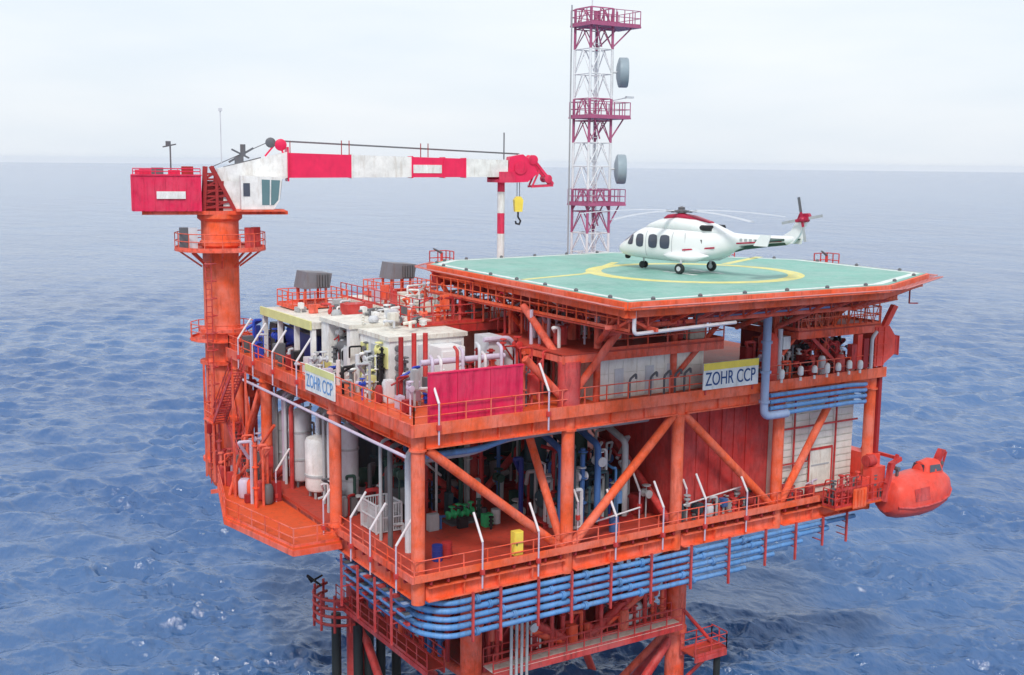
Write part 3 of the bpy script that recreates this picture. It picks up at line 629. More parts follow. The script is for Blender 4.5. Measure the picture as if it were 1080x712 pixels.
# equipment on the boom root
b = MB(); b.bar((0.7,-0.4,cz(41.5)), (2.4,-0.4,cz(42.5)), 0.14); b.bar((0.9,-0.4,cz(42.4)), (2.1,-0.4,cz(41.8)), 0.12); b.box(1.1,1.7,-0.6,-0.2,cz(41.2),cz(41.9)); b.box(1.5,1.85,-0.55,-0.25,cz(41.9),cz(42.75)); b.bar((0.3,-0.4,cz(41.15)),(2.9,-0.4,cz(41.85)),0.08); b.build('floodlight_frame', 'dark_grey', cr_)
b = MB(); b.tube((0.2,-0.5,cz(41.4)), (0.2,-0.5,cz(45.0)), 0.035, 5); b.box(0.08,0.32,-0.62,-0.38,cz(45.0),cz(45.2)); b.build('aerial', 'light_grey', cr_)
# tip: sheave head with angled rest jib
b = MB(); b.side([(20.95,cz(40.55)),(21.6,cz(40.2)),(22.6,cz(40.25)),(23.4,cz(40.9)),(23.0,cz(41.7)),(22.2,cz(42.3)),(21.2,cz(42.1))], -0.5, 0.5); b.build('boom_head', 'boom_red', cr_)
b = MB()
for y in (-0.45, 0.45):
    b.bar((22.8,y,cz(42.2)), (24.6,y,cz(40.1)), 0.2); b.bar((24.6,y,cz(40.0)), (22.9,y,cz(39.9)), 0.16); b.bar((23.6,y,cz(41.3)),(23.0,y,cz(40.0)),0.12)
b.bar((24.55,-0.5,cz(40.05)),(24.55,0.5,cz(40.05)),0.16); b.build('head_frame', 'crimson', cr_)
for u, z, r in ((22.0,41.3,0.5),(23.0,41.9,0.36),(24.2,40.5,0.3)):
    b = MB(); b.lathe([(r*0.5,-0.6),(r,-0.58),(r*0.86,-0.5),(r*0.86,0.5),(r,0.58),(r*0.5,0.6)], (u,0,cz(z)), 18, 'y'); b.build('rope_sheave', 'crimson', cr_, True)
MB().tube((20.9,0.2,cz(41.9)), (20.9,0.2,cz(43.9)), 0.05, 6).build('aerial', 'dark_grey', cr_)
b = MB(); b.tube((21.9,0,cz(40.3)), (21.9,0,cz(38.9)), 0.03, 5); b.tube((22.1,0,cz(40.3)), (22.1,0,cz(38.9)), 0.03, 5); b.build('hoist_rope', 'dark_grey', cr_)
b = MB(); b.side([(21.65,cz(38.9)),(21.72,cz(38.0)),(22.28,cz(38.0)),(22.35,cz(38.9)),(22.15,cz(39.15)),(21.85,cz(39.15))], -0.22, 0.22); hk = b.build('hook_block', 'yellow', cr_)
b = MB(); b.path([(22.0,0,cz(38.0)),(22.0,0,cz(37.6)),(22.2,0,cz(37.3)),(22.1,0,cz(37.05)),(21.85,0,cz(37.1)),(21.8,0,cz(37.3))], 0.07, 6); b.build('hook', 'black', hk, True)
# cabin
b = MB(); b.side([(1.35,cz(38.3)),(3.55,cz(38.3)),(3.95,cz(38.9)),(4.15,cz(40.5)),(1.35,cz(40.6))], -2.5, -0.9); cab = b.build('cabin', 'white', cr_)
b = MB(); b.box(1.5, 1.95, -2.53, -2.505, cz(39.2), cz(40.1)); b.build('window', 'glass', cab)
b = MB(); b.add([(2.75,-2.52,cz(38.6)),(3.55,-2.52,cz(38.6)),(3.85,-2.52,cz(38.95)),(4.0,-2.52,cz(40.3)),(2.75,-2.52,cz(40.35))], [(0,1,2,3,4)]); b.build('window', 'glass_teal', cab)
b = MB(); b.add([(3.98,-2.4,cz(38.95)),(3.98,-1.0,cz(38.95)),(4.165,-1.0,cz(40.35)),(4.165,-2.4,cz(40.35))], [(0,1,2,3)]); b.build('windscreen', 'glass_teal', cab)
b = MB(); b.bar((3.3,-2.54,cz(38.6)), (3.35,-2.54,cz(40.35)), 0.08); b.build('window_bar', 'white', cab)
MB().box(1.0, 4.3, -2.7, -0.85, cz(38.16), cz(38.28)).build('cabin_floor', 'orange', cr_)
# brackets that tie the pedestal into the corner of the platform, ladder cage on its outside
for z in (20.0, 27.9, 28.7):
    MB().bar((0, 28.9, z), (0, 27.3, z), 0.6, 0.5).build('pedestal_bracket', 'orange', plat); MB().bar((1.0, 29.4, z), (5.0, 27.3, z), 0.3, 0.4).build('pedestal_bracket', 'orange', plat)
for xx in (-0.5, 0.5):
    b = MB(); b.add([(xx-0.04,28.8,26.5),(xx-0.04,28.8,18.6),(xx-0.04,27.3,19.4),(xx-0.04,24.5,19.8),(xx-0.04,24.5,20.4),(xx-0.04,27.0,26.5)]+[(xx+0.04,28.8,26.5),(xx+0.04,28.8,18.6),(xx+0.04,27.3,19.4),(xx+0.04,24.5,19.8),(xx+0.04,24.5,20.4),(xx+0.04,27.0,26.5)],
      [(0,1,2,3,4,5),(11,10,9,8,7,6)]+[(i,(i+1)%6+0 if False else i+6,(i+1)%6+6,(i+1)%6) for i in range(6)]); b.build('gusset_plate', 'orange', plat)
b = MB()
for x in (-1.7, -1.3): b.bar((x, 28.2, 19.0), (x, 28.2, 35.0), 0.06)
for z in np.arange(19.2, 35, 0.4): b.bar((-1.7, 28.2, z), (-1.3, 28.2, z), 0.04)
for z in np.arange(20.2, 35, 1.2): b.path([(-1.75,28.2,z),(-1.9,27.7,z),(-1.5,27.45,z),(-1.1,27.7,z),(-1.25,28.2,z)], 0.03, 4)
b.build('caged_ladder', 'red', plat)
MB().lathe([(1.4,29.0),(2.3,29.0),(2.3,29.1),(1.4,29.1)], (0,30,0), 16).build('pedestal_landing', 'orange', plat)
for z in (29.1,): rail(plat, [(2.25*math.cos(t), 30+2.25*math.sin(t), z) for t in np.linspace(0, 2*math.pi, 13)[:-1]], 'orange', 1.1, 1.3, closed=True)

# boom rest post
br = thing('boom_rest_post', 'red and white banded boom rest post behind the helideck', 'post', (19.9, 24.5, UF))
for z0, z1, m in ((UF, 31.2, 'white'), (31.2, 33.0, 'boom_red'), (33.0, 36.35, 'white'), (36.35, 37.9, 'crimson'), (37.9, 39.5, 'white'), (39.5, 40.2, 'crimson')):
    MB().tube((19.9,24.5,z0), (19.9,24.5,z1), 0.28, 16).build('band', m, br, smooth=True)
b = MB(); b.box(19.2,20.6,23.6,25.4,40.2,40.42); b.box(19.2,20.6,23.6,23.68,40.42,41.0); b.box(19.2,20.6,25.32,25.4,40.42,41.0); b.build('cradle', 'crimson', br)

# ------------------------------------------------------------------ communications mast
MX, MY, MS = 27.6, 24.0, 2.1
ms = thing('lattice_mast', 'tall red and white lattice mast behind the helideck with two dishes', 'mast', (MX+MS/2, MY+MS/2, UF))
def mband(z): return 'mast_red' if (50.5 < z <= 54) or (43.3 < z <= 46.7) or (36.2 < z <= 39.6) else 'mast_white'
cuts = [UF, 36.2, 39.6, 43.3, 46.7, 50.5, 53.6]
for (lx, ly) in ((MX,MY),(MX+MS,MY),(MX,MY+MS),(MX+MS,MY+MS)):
    for z0, z1 in zip(cuts[:-1], cuts[1:]):
        MB().tube((lx,ly,z0), (lx,ly,z1), 0.11, 8).build('leg', mband((z0+z1)/2), ms, smooth=True)
for z0, z1 in zip(cuts[:-1], cuts[1:]):
    b = MB(); n = max(1, round((z1-z0)/1.7)); hh = (z1-z0)/n
    corners = [(MX,MY),(MX+MS,MY),(MX+MS,MY+MS),(MX,MY+MS)]
    for k in range(n):
        za, zb_ = z0+k*hh, z0+(k+1)*hh
        for i in range(4):
            p, q = corners[i], corners[(i+1) % 4]; mid = ((p[0]+q[0])/2, (p[1]+q[1])/2)
            b.tube((*p,za), (*mid,zb_), 0.045, 5); b.tube((*q,za), (*mid,zb_), 0.045, 5); b.tube((*p,zb_), (*q,zb_), 0.045, 5)
    b.build('bracing', mband((z0+z1)/2), ms)
for z, ext in ((52.35, 2.4), (45.3, 1.6), (38.5, 1.3)):
    b = MB(); b.box(MX-0.3, MX+MS+ext, MY-0.5, MY+MS+0.3, z-0.14, z); pf = b.build('service_platform', 'mast_red', ms)
    rail(pf, [(MX-0.25,MY-0.45,z),(MX+MS+ext-0.05,MY-0.45,z),(MX+MS+ext-0.05,MY+MS+0.25,z),(MX-0.25,MY+MS+0.25,z)], 'mast_red', 1.15, 0.75, closed=True, r=0.03)
    b = MB()
    for yy in (MY, MY+MS): b.bar((MX+MS,yy,z-1.7), (MX+MS+ext*0.75,yy,z-0.15), 0.09)
    b.bar((MX+MS*0.5,MY,z-1.7),(MX+MS*0.1,MY-0.4,z-0.15),0.08); b.build('platform_bracket', 'mast_red', ms)
MB().bar((MX-0.35,MY+MS,UF), (MX-0.35,MY+MS,53.9), 0.09).build('cable_run', 'grey', ms)
b = MB()
for dx in (0.6, 1.0): b.bar((MX+dx,MY+0.25,UF), (MX+dx,MY+0.25,53), 0.05)
for z in np.arange(UF+0.3, 53, 0.45): b.bar((MX+0.6,MY+0.25,z), (MX+1.0,MY+0.25,z), 0.035)
b.build('ladder', 'mast_white', ms)
ax = Vector((0.849,-0.528,0))
for i, z in enumerate((48.75, 41.25)):
    c = Vector((MX+MS+0.42, MY-0.05, z)); b = MB()
    side = Vector((0.528,0.849,0)); rings = []
    for d_, r in ((0.0,0.55),(0.12,1.0),(0.2,1.16),(0.8,1.16),(0.88,1.1),(0.92,0.6)):
        rings.append([c + ax*d_ + side*(r*math.cos(t)) + Vector((0,0,r*math.sin(t))) for t in np.linspace(0,2*math.pi,25)[:-1]])
    b.loft(rings); b.build('dish_antenna', 'dish', ms, True)
    MB().tube((MX+MS, MY, z), tuple(c + ax*0.1), 0.09, 6).build('dish_arm', 'mast_white', ms)
b = MB(); b.tube((MX+MS+0.1,MY,46.6), (MX+MS+1.6,MY-0.3,46.9), 0.05, 5); b.box(MX+MS+1.2,MX+MS+1.9,MY-0.45,MY-0.2,46.8,46.95); b.build('beacon_arm', 'light_grey', ms)
MB().tube((MX+MS*0.4,MY+MS*0.5,53.6), (MX+MS*0.4,MY+MS*0.5,56.5), 0.05, 6).build('whip_aerial', 'mast_white', ms)
b = MB()
for k in range(6): b.bar((MX+0.2+0.5*k, MY-0.2+0.1*k, 52.35), (MX+0.2+0.5*k, MY-0.2+0.1*k, 53.2+0.12*(k % 3)), 0.12)
b.build('antenna_cluster', 'mast_red', ms)

# ------------------------------------------------------------------ helicopter (local x = nose)
hl = thing('helicopter', 'white twin-engine helicopter parked on the yellow ring of the helideck', 'helicopter', (21.75, 4.35, HZ+0.012), math.atan2(0.98, -0.2), local=True); hl.scale = (1.0, 1.0, 0.95)
def sring(x, zc, hw, hh, e=2.6, n=28, zb=None):
    r = []
    for i in range(n):
        t = 2*math.pi*i/n; c, s_ = math.cos(t), math.sin(t)
        r.append((x, hw*math.copysign(abs(c)**(2/e), c), zc + hh*math.copysign(abs(s_)**(2/e), s_)))
    return r
b = MB()
b.loft([sring(x,zc,hw,hh,e) for x,zc,hw,hh,e in ((6.15,1.28,0.06,0.06,2),(6.0,1.28,0.38,0.30,2),(5.6,1.32,0.68,0.50,2.2),(5.1,1.42,0.88,0.66,2.4),(4.5,1.62,1.0,0.90,2.6),(3.9,1.74,1.06,1.06,2.8),(3.2,1.78,1.12,1.12,3),(1.5,1.78,1.14,1.13,3),(0.2,1.80,1.14,1.10,3),(-1.0,1.86,1.06,1.02,2.8),(-2.0,1.98,0.82,0.84,2.5),(-2.8,2.12,0.55,0.62,2.3),(-3.6,2.22,0.42,0.48,2.2),(-5.2,2.36,0.31,0.35,2.1),(-6.5,2.48,0.24,0.28,2),(-7.0,2.6,0.14,0.2,2))])
fus = b.build('fuselage', 'gloss_white', hl, True)
b = MB()
b.loft([sring(x,zc,hw,hh,e) for x,zc,hw,hh,e in ((3.9,2.75,0.3,0.06,2),(3.4,2.9,0.62,0.22,2.4),(2.6,3.02,0.78,0.40,2.6),(1.2,3.08,0.86,0.50,2.8),(-0.2,3.02,0.86,0.46,2.8),(-1.2,2.86,0.76,0.40,2.5),(-2.2,2.66,0.5,0.26,2.2),(-3.0,2.52,0.25,0.12,2))])
b.build('engine_cowling', 'gloss_white', hl, True)
b = MB(); b.loft([sring(x,zc,hw,hh,2.4) for x,zc,hw,hh in ((2.5,3.46,0.2,0.05),(2.1,3.56,0.42,0.18),(1.2,3.62,0.48,0.22),(0.2,3.55,0.42,0.16),(-1.1,3.30,0.25,0.08))]); b.build('rotor_fairing', 'heli_red', hl, True)
for s_ in (-1, 1):
    b = MB(); b.loft([[(x, s_*(0.62+0.15*(1-abs(i-1)))+dy*0.17, 2.98+dz*0.19) for dy, dz in [(math.cos(t),math.sin(t)) for t in np.linspace(0,2*math.pi,13)[:-1]]] for i, x in enumerate((-0.75,-1.15,-1.6))]); b.build('exhaust', 'black', hl, True)
    # sponson with wheel
    b = MB(); b.loft([sring_ for sring_ in [[(x, s_*1.18+yy*hw, zc+zz*hh) for yy, zz in [(math.cos(t),math.sin(t)) for t in np.linspace(0,2*math.pi,17)[:-1]]] for x,hw,hh,zc in ((1.6,0.05,0.05,1.1),(1.1,0.34,0.26,1.08),(0.2,0.44,0.34,1.06),(-0.9,0.40,0.32,1.1),(-1.8,0.05,0.05,1.25))]]); b.build('sponson', 'gloss_white', hl, True)
    b = MB(); b.tube((0,s_*1.5,1.0), (0,s_*1.5,0.34), 0.08, 8); b.build('main_gear_leg', 'light_grey', hl)
    b = MB(); b.lathe([(0.16,-0.11),(0.31,-0.11),(0.34,-0.06),(0.34,0.06),(0.31,0.11),(0.16,0.11)], (0,s_*1.62,0.34), 20, 'y'); wh = b.build('wheel', 'rubber', hl, True)
    b = MB(); b.lathe([(0.04,-0.125),(0.16,-0.12),(0.16,0.12),(0.04,0.125)], (0,s_*1.62,0.34), 14, 'y'); b.build('hub', 'light_grey', wh, True)
    # cabin side windows, wrapped onto the fuselage side
    def hullw(x, z):
        T = ((5.6,1.32,0.68,0.50,2.2),(5.1,1.42,0.88,0.66,2.4),(4.5,1.62,1.0,0.90,2.6),(3.9,1.74,1.06,1.06,2.8),(3.2,1.78,1.12,1.12,3),(1.5,1.78,1.14,1.13,3),(0.2,1.80,1.14,1.10,3))
        for a_, c_ in zip(T[:-1], T[1:]):
            if c_[0] <= x <= a_[0]:
                f_ = (a_[0]-x)/(a_[0]-c_[0]); zc, hw, hh, e = [a_[k]+(c_[k]-a_[k])*f_ for k in (1,2,3,4)]
                u = min(0.999, abs(z-zc)/hh); return hw*(1-u**e)**(1/e)
        return 1.1
    for wi, (xa, xb, z0, z1) in enumerate(((4.86,4.28,1.62,2.30),(4.02,3.35,1.52,2.40),(2.95,2.22,1.50,2.42),(2.02,1.22,1.50,2.42))):
        nx, nzv = 7, 7; vs = []
        for i in range(nx):
            for j in range(nzv):
                u, v = i/(nx-1), j/(nzv-1); uu, vv = 2*u-1, 2*v-1
                uu2 = uu*math.sqrt(1-0.30*vv*vv); vv2 = vv*math.sqrt(1-0.30*uu*uu)      # rounded corners
                x = (xa+xb)/2 - uu2*(xa-xb)/2; z = (z0+z1)/2 + vv2*(z1-z0)/2
                if wi == 0: x -= (z-z0)*0.45*(1-u)
                vs.append((x, s_*(hullw(x, z)+0.012), z))
        fs = [(i*nzv+j, (i+1)*nzv+j, (i+1)*nzv+j+1, i*nzv+j+1) if s_ < 0 else (i*nzv+j, i*nzv+j+1, (i+1)*nzv+j+1, (i+1)*nzv+j) for i in range(nx-1) for j in range(nzv-1)]
        b = MB(); b.add(vs, fs); b.build('window', 'glass', hl, True)
    for xx in (3.15, 1.05, 0.05):
        b = MB(); zz = np.linspace(0.95, 2.62, 9)
        for za, zb2 in zip(zz[:-1], zz[1:]): b.bar((xx, s_*(hullw(xx, za)+0.006), za), (xx, s_*(hullw(xx, zb2)+0.006), zb2), 0.03, 0.02)
        b.build('door_seam', 'grey', hl)
    # red and dark trim stripes
    b = MB(); b.bar((0.2, s_*1.165, 1.52), (-2.0, s_*0.87, 1.78), 0.02, 0.10); b.build('trim_stripe', 'heli_red', hl)
    b = MB(); b.bar((-3.3, s_*0.475, 2.12), (-6.3, s_*0.27, 2.42), 0.02, 0.09); b.build('trim_stripe', 'heli_red', hl)
    b = MB(); b.bar((-0.9, s_*1.02, 2.12), (-1.15, s_*1.0, 2.12), 0.04, 0.24); b.build('vent', 'black', hl)
    # lettering-like registration marks too small to read are left as a grey dash row
    b = MB()
    for k in range(5): b.bar((-3.5-0.32*k, s_*(0.44-0.022*k), 2.35), (-3.68-0.32*k, s_*(0.43-0.022*k), 2.36), 0.015, 0.17)
    b.build('registration_marks', 'grey', hl, kind='stuff')
# windscreen
b = MB(); vs = []
for i, x in enumerate((5.25, 5.0, 4.75, 4.5)):
    for j, t in enumerate(np.linspace(R_(38), R_(142), 9)):
        T = {5.25:(1.40,0.84,0.62,2.35),5.0:(1.46,0.90,0.71,2.45),4.75:(1.54,0.95,0.80,2.5),4.5:(1.62,1.0,0.90,2.6)}[x]
        c, s2 = math.cos(t), math.sin(t); e = T[3]
        vs.append((x+0.01, T[1]*1.01*math.copysign(abs(c)**(2/e), c), T[0]+T[2]*1.015*abs(s2)**(2/e)))
b.add(vs, [(i*9+j, i*9+j+1, (i+1)*9+j+1, (i+1)*9+j) for i in range(3) for j in range(8)]); b.build('windscreen', 'glass', hl, True)
# black belly of the tail boom, tail fin, stabiliser
b = MB(); b.loft([[(x, hw*math.cos(t), zc+hh*math.sin(t)) for t in np.linspace(math.pi*1.15, math.pi*1.85, 9)] + [(x, hw*0.5*math.cos(t), zc-hh*0.35) for t in (math.pi*1.9, math.pi*1.1)] for x,zc,hw,hh in ((-3.0,2.14,0.52,0.60),(-3.6,2.21,0.43,0.49),(-5.2,2.35,0.32,0.36),(-6.5,2.47,0.25,0.29))]); b.build('tail_boom_underside', 'dark_green', hl, True)
b = MB(); b.side([(-5.9,2.5),(-6.9,2.3),(-7.3,2.75),(-7.95,3.95),(-7.85,4.12),(-7.35,4.08),(-6.8,3.1)], -0.11, 0.11); b.build('tail_fin', 'gloss_white', hl)
b = MB(); b.side([(-7.1,3.6),(-7.82,3.65),(-7.98,3.98),(-7.87,4.18),(-7.3,4.14)], -0.125, 0.125); b.build('fin_cap', 'heli_red', hl)
b = MB(); b.add([(-5.5,-1.75,2.42),(-6.3,-1.75,2.42),(-6.5,0,2.46),(-5.4,0,2.46),(-5.5,1.75,2.42),(-6.3,1.75,2.42)]+[(-5.5,-1.75,2.50),(-6.3,-1.75,2.50),(-6.5,0,2.58),(-5.4,0,2.58),(-5.5,1.75,2.50),(-6.3,1.75,2.50)],
    [(0,3,2,1),(3,4,5,2),(6,7,8,9),(9,8,11,10),(0,1,7,6),(5,4,10,11),(0,6,9,3),(3,9,10,4),(1,2,8,7),(2,5,11,8)]); b.build('stabiliser', 'dark_green', hl)
for s_ in (-1, 1):
    b = MB(); b.side([(-5.4,2.15),(-6.35,2.15),(-6.55,2.85),(-5.85,2.85)], s_*1.75-0.03, s_*1.75+0.03); b.build('end_plate', 'gloss_white', hl)
# tail rotor on the left-hand side of the fin
b = MB(); b.lathe([(0.06,0.1),(0.17,0.12),(0.17,0.42),(0.08,0.5)], (-7.65,0,3.8), 14, 'y'); b.build('tail_rotor_hub', 'heli_red', hl, True)
for k in range(4):
    t = R_(12 + 90*k); d = Vector((math.sin(t), 0, math.cos(t))); c = Vector((-7.65, 0.36, 3.8))
    MB().bar(c + d*0.12, c + d*0.45, 0.03, 0.16).build('tail_rotor_blade', 'heli_red', hl)
    MB().bar(c + d*0.452, c + d*1.35, 0.03, 0.17).build('tail_rotor_blade', 'grey' if k else 'dark_grey', hl)
# main rotor
b = MB(); b.lathe([(0.16,3.6),(0.13,3.8),(0.34,3.85),(0.36,4.0),(0.2,4.08),(0.22,4.2),(0.05,4.27)], (1.25,0,0), 18); b.build('rotor_mast', 'dark_grey', hl, True)
for k in range(5):
    t = R_(20 + 72*k); d = Vector((math.cos(t), math.sin(t), 0)); c = Vector((1.25,0,3.95))
    MB().bar(c + d*0.25, c + d*1.0, 0.16, 0.12).build('blade_grip', 'dark_grey', hl)
    b = MB(); side = Vector((-d.y, d.x, 0)); vs = []
    for i in range(9):
        u = i/8; p = c + d*(0.95+5.9*u) + Vector((0,0,0.05-0.42*u*u)); ch = 0.19
        vs += [p - side*ch, p + side*ch, p + side*ch*0.6 + Vector((0,0,0.05)), p - side*ch*0.3 + Vector((0,0,0.045))]
    fs = [(i*4+j, i*4+(j+1) % 4, (i+1)*4+(j+1) % 4, (i+1)*4+j) for i in range(8) for j in range(4)] + [(3,2,1,0),(32,33,34,35)]
    b.add(vs, fs); b.build('rotor_blade', 'blade', hl)
# nose gear and nose details
b = MB(); b.tube((4.2,0,0.95), (4.2,0,0.28), 0.06, 8); b.build('nose_gear_leg', 'light_grey', hl)
for s_ in (-1, 1):
    b = MB(); b.lathe([(0.12,-0.06),(0.22,-0.06),(0.24,0),(0.22,0.06),(0.12,0.06)], (4.2,s_*0.14,0.24), 16, 'y'); b.build('nose_wheel', 'rubber', hl, True)
b = MB(); b.lathe([(0.05,0.55),(0.16,0.6),(0.2,0.72),(0.18,0.86),(0.1,0.9)], (5.55,0,0), 14); b.build('camera_ball', 'black', hl, True)

# ------------------------------------------------------------------ lifeboat and davit at the right end
lb = thing('lifeboat', 'bright orange enclosed lifeboat hanging outside the right end', 'lifeboat', (33.1, -1.85, 18.85), R_(-2), local=True); lb.scale = (1.08, 1.08, 1.08)
def boatring(x, hw, zk, zs, zt, n=12):
    r = [(x, 0, zk), (x, hw*0.55, zk+(zs-zk)*0.25), (x, hw*0.92, zk+(zs-zk)*0.65), (x, hw, zs), (x, hw*0.97, zs+(zt-zs)*0.3), (x, hw*0.78, zs+(zt-zs)*0.75), (x, hw*0.4, zt-(zt-zs)*0.04), (x, 0, zt)]
    return r + [(x, -y, z) for (x, y, z) in reversed(r[1:-1])]
b = MB(); b.loft([boatring(*a) for a in ((0.0,0.75,0.55,1.1,1.9),(0.25,1.05,0.25,1.05,2.5),(1.0,1.28,0.05,1.0,2.72),(2.2,1.36,0.0,1.02,2.85),(3.4,1.28,0.08,1.1,2.9),(4.4,1.02,0.35,1.25,2.75),(5.1,0.6,0.75,1.45,2.35),(5.55,0.12,1.25,1.62,1.9))])
hull = b.build('hull', 'boat_orange', lb, True)
b = MB()
pts = [(0.1,0.98,1.07),(1.0,1.30,1.0),(2.2,1.385,1.02),(3.4,1.30,1.1),(4.4,1.04,1.25),(5.1,0.62,1.45),(5.6,0,1.62)]
b.path(pts + [(x,-y,z) for x,y,z in reversed(pts[:-1])], 0.075, 6); b.build('rubbing_strake', 'red', hull, True)
b = MB(); b.loft([[(x, hw*math.cos(t), 2.55 + hh*math.sin(t)) for t in np.linspace(0, math.pi, 11)] for x,hw,hh in ((2.7,0.5,0.45),(2.85,0.62,0.8),(3.6,0.66,0.95),(4.3,0.55,0.8),(4.5,0.42,0.4))]); con = b.build('conning_tower', 'boat_orange', lb, True)
for s_ in (-1, 1):
    b = MB(); b.add([(3.05,s_*0.655,2.78),(4.15,s_*0.61,2.78),(4.05,s_*0.52,3.16),(3.15,s_*0.55,3.2)], [(0,1,2,3) if s_ < 0 else (3,2,1,0)]); b.build('window', 'glass', con)
    b = MB(); b.add([(1.2,s_*1.30,1.35),(2.4,s_*1.365,1.37),(2.4,s_*1.22,2.15),(1.2,s_*1.16,2.08)], [(0,1,2,3) if s_ < 0 else (3,2,1,0)]); b.build('side_hatch', 'red', hull)
b = MB(); b.add([(2.71,-0.45,2.8),(2.71,0.45,2.8),(2.8,0.4,3.22),(2.8,-0.4,3.22)], [(3,2,1,0)]); b.build('window', 'glass', con)
for x, z in ((0.9, 2.68), (4.75, 2.6)):
    b = MB(); b.bar((x,0,z-0.2), (x,0,z+0.45), 0.14); b.tube((x,-0.15,z+0.45), (x,0.15,z+0.45), 0.13, 8); b.build('lifting_hook', 'dark_grey', lb)
b = MB(); b.side([(4.1,3.1),(4.5,3.05),(5.0,3.85),(4.6,3.95)], -0.16, 0.16); b.build('aerial_fin', 'red', lb)
b = MB(); b.bar((4.85,0,2.7),(5.2,0,3.7),0.1); b.build('aerial_stay', 'red', lb)
dv = thing('lifeboat_davit', 'red davit frame with railed boarding platform beside the lifeboat', 'davit', (31.5, -0.8, 19.5))
MB().box(28.6, 33.85, -1.75, -0.65, 20.2, 20.32).build('boarding_floor', 'floor_orange', dv)
rail(dv, [(28.6,-0.7,20.32),(28.6,-1.7,20.32),(33.8,-1.7,20.32)], 'red', 1.15, 0.6)
rail(dv, [(28.7,-1.72,21.4),(30.9,-1.72,21.4)], 'red', 0.8, 0.4)
for y in (-1.9, 0.9):
    b = MB(); b.bar((33.0,y,20.2),(33.4,y,22.6),0.3); b.bar((33.3,y,22.6),(34.3,y,22.9),0.26); b.bar((33.05,y,21.4),(34.0,y,23.2),0.18); b.build('davit_arm', 'red', dv)
b = MB(); b.box(31.0, 31.9, -1.5, -0.8, 20.32, 21.8); b.box(32.2,33.5,-1.4,-0.7,20.32,22.4); b.build('winch_housing', 'boat_orange', dv)
b = MB(); b.box(30.1, 31.3, -1.86, -1.80, 20.1, 21.4)
for k in range(4): b.box(30.16+k*0.3, 30.34+k*0.3, -1.92, -1.862, 20.2, 21.3)
b.build('orange_guard_panel', 'orange_bright', dv)
b = MB(); b.lathe([(0.3,-0.35),(0.38,-0.33),(0.38,0.33),(0.3,0.35)], (32.4,-1.0,22.8), 14, 'x'); b.build('winch_drum', 'red', dv, True)
b = MB(); b.box(33.0, 33.9, -0.6, 2.2, 20.6, 23.0)
for k in range(5): b.box(33.9, 33.98, -0.5+0.55*k, -0.2+0.55*k, 20.7, 22.9)
b.build('boarding_cabinet', 'boat_orange', dv)
MB().bar((34.2,-1.9,22.9),(34.2,0.9,22.9),0.2).build('davit_crossbeam', 'red', dv)

# ------------------------------------------------------------------ containers, houses and walls
def corrugated(x0, x1, y0, y1, z0, z1, pitch=0.28, d=0.05):
    b = MB(); n = int((x1-x0)/pitch); pl = []
    for k in range(n):
        a = x0+(x1-x0)*k/n; s_ = (x1-x0)/n
        pl += [(a, y0), (a+s_*0.3, y0), (a+s_*0.5, y0+d), (a+s_*0.8, y0+d)]
    pl += [(x1, y0), (x1, y1), (x0, y1)]
    b.prism(pl, z0, z1); return b
ct = thing('wind_wall', 'crimson metal wind wall standing on the upper front edge', 'wind wall', (3.3, -0.2, UF))
for k, (x0, x1) in enumerate(((0.55, 2.1), (2.13, 4.05), (4.08, 6.05))):
    corrugated(x0, x1, -0.30, -0.16, UF+0.12, UF+2.62, 0.62, 0.02).build('panel', 'crimson', ct)
for x in (0.6, 2.1, 4.06, 6.0): MB().bar((x,-0.08,UF),(x,-0.08,UF+2.7),0.12).build('post', 'crimson', ct)
for z in (UF+0.5, UF+1.6, UF+2.55): MB().bar((0.6,0.02,z),(6.0,0.02,z),0.07).build('rail', 'crimson', ct)
MB().box(0.5,6.1,-0.33,-0.1,UF+2.625,UF+2.70).build('capping', 'boom_red', ct)
ph = thing('pipe_header', 'pale pipe header with risers just behind the crimson wind wall', 'pipework', (3.5, 1.5, UF))
for k, (x, y, h, m) in enumerate(((1.6,1.4,3.0,'lilac'),(2.2,1.6,2.9,'lamp_white'),(3.0,1.3,3.4,'red'),(3.5,1.6,3.3,'lilac'),(4.4,1.4,3.5,'light_grey'),(5.0,1.8,2.9,'lamp_white'),(5.7,1.3,3.4,'lilac'))):
    MB().path(fillet([(x,y,UF),(x,y,UF+h),(x+0.5,y+1.2,UF+h)],0.3,3),0.09,8).build('riser', m, ph, smooth=True)
MB().tube((1.2,2.0,UF+2.8),(6.3,2.0,UF+2.8),0.16,10).build('header', 'lilac', ph, smooth=True)
hs = thing('cream_house', 'long cream panelled house behind the upper front rail below the helideck', 'house', (15.5, 3, UF))
MB().box(11.4, 19.4, 0.75, 5.0, UF, UF+2.85).build('wall_core', 'cream', hs)
for k in range(8):
    for r in range(2):
        x0 = 11.4+k*1.0; z0 = UF+0.08+r*1.38; MB().box(x0+0.015, x0+0.985, 0.70, 0.748, z0, z0+1.36).build('panel', 'house_white', hs)
MB().box(11.3, 19.5, 0.6, 5.1, UF+2.85, UF+2.95).build('roof', 'white', hs)
MB().box(18.2, 19.5, 0.62, 2.4, UF+2.96, UF+3.85).build('stair_head', 'cream', hs)
for x in (12.8, 15.0, 16.6):
    d_ = MB().box(x, x+0.62, 0.66, 0.70, UF+0.1, UF+1.7).build('vent_door', 'light_grey', hs); 
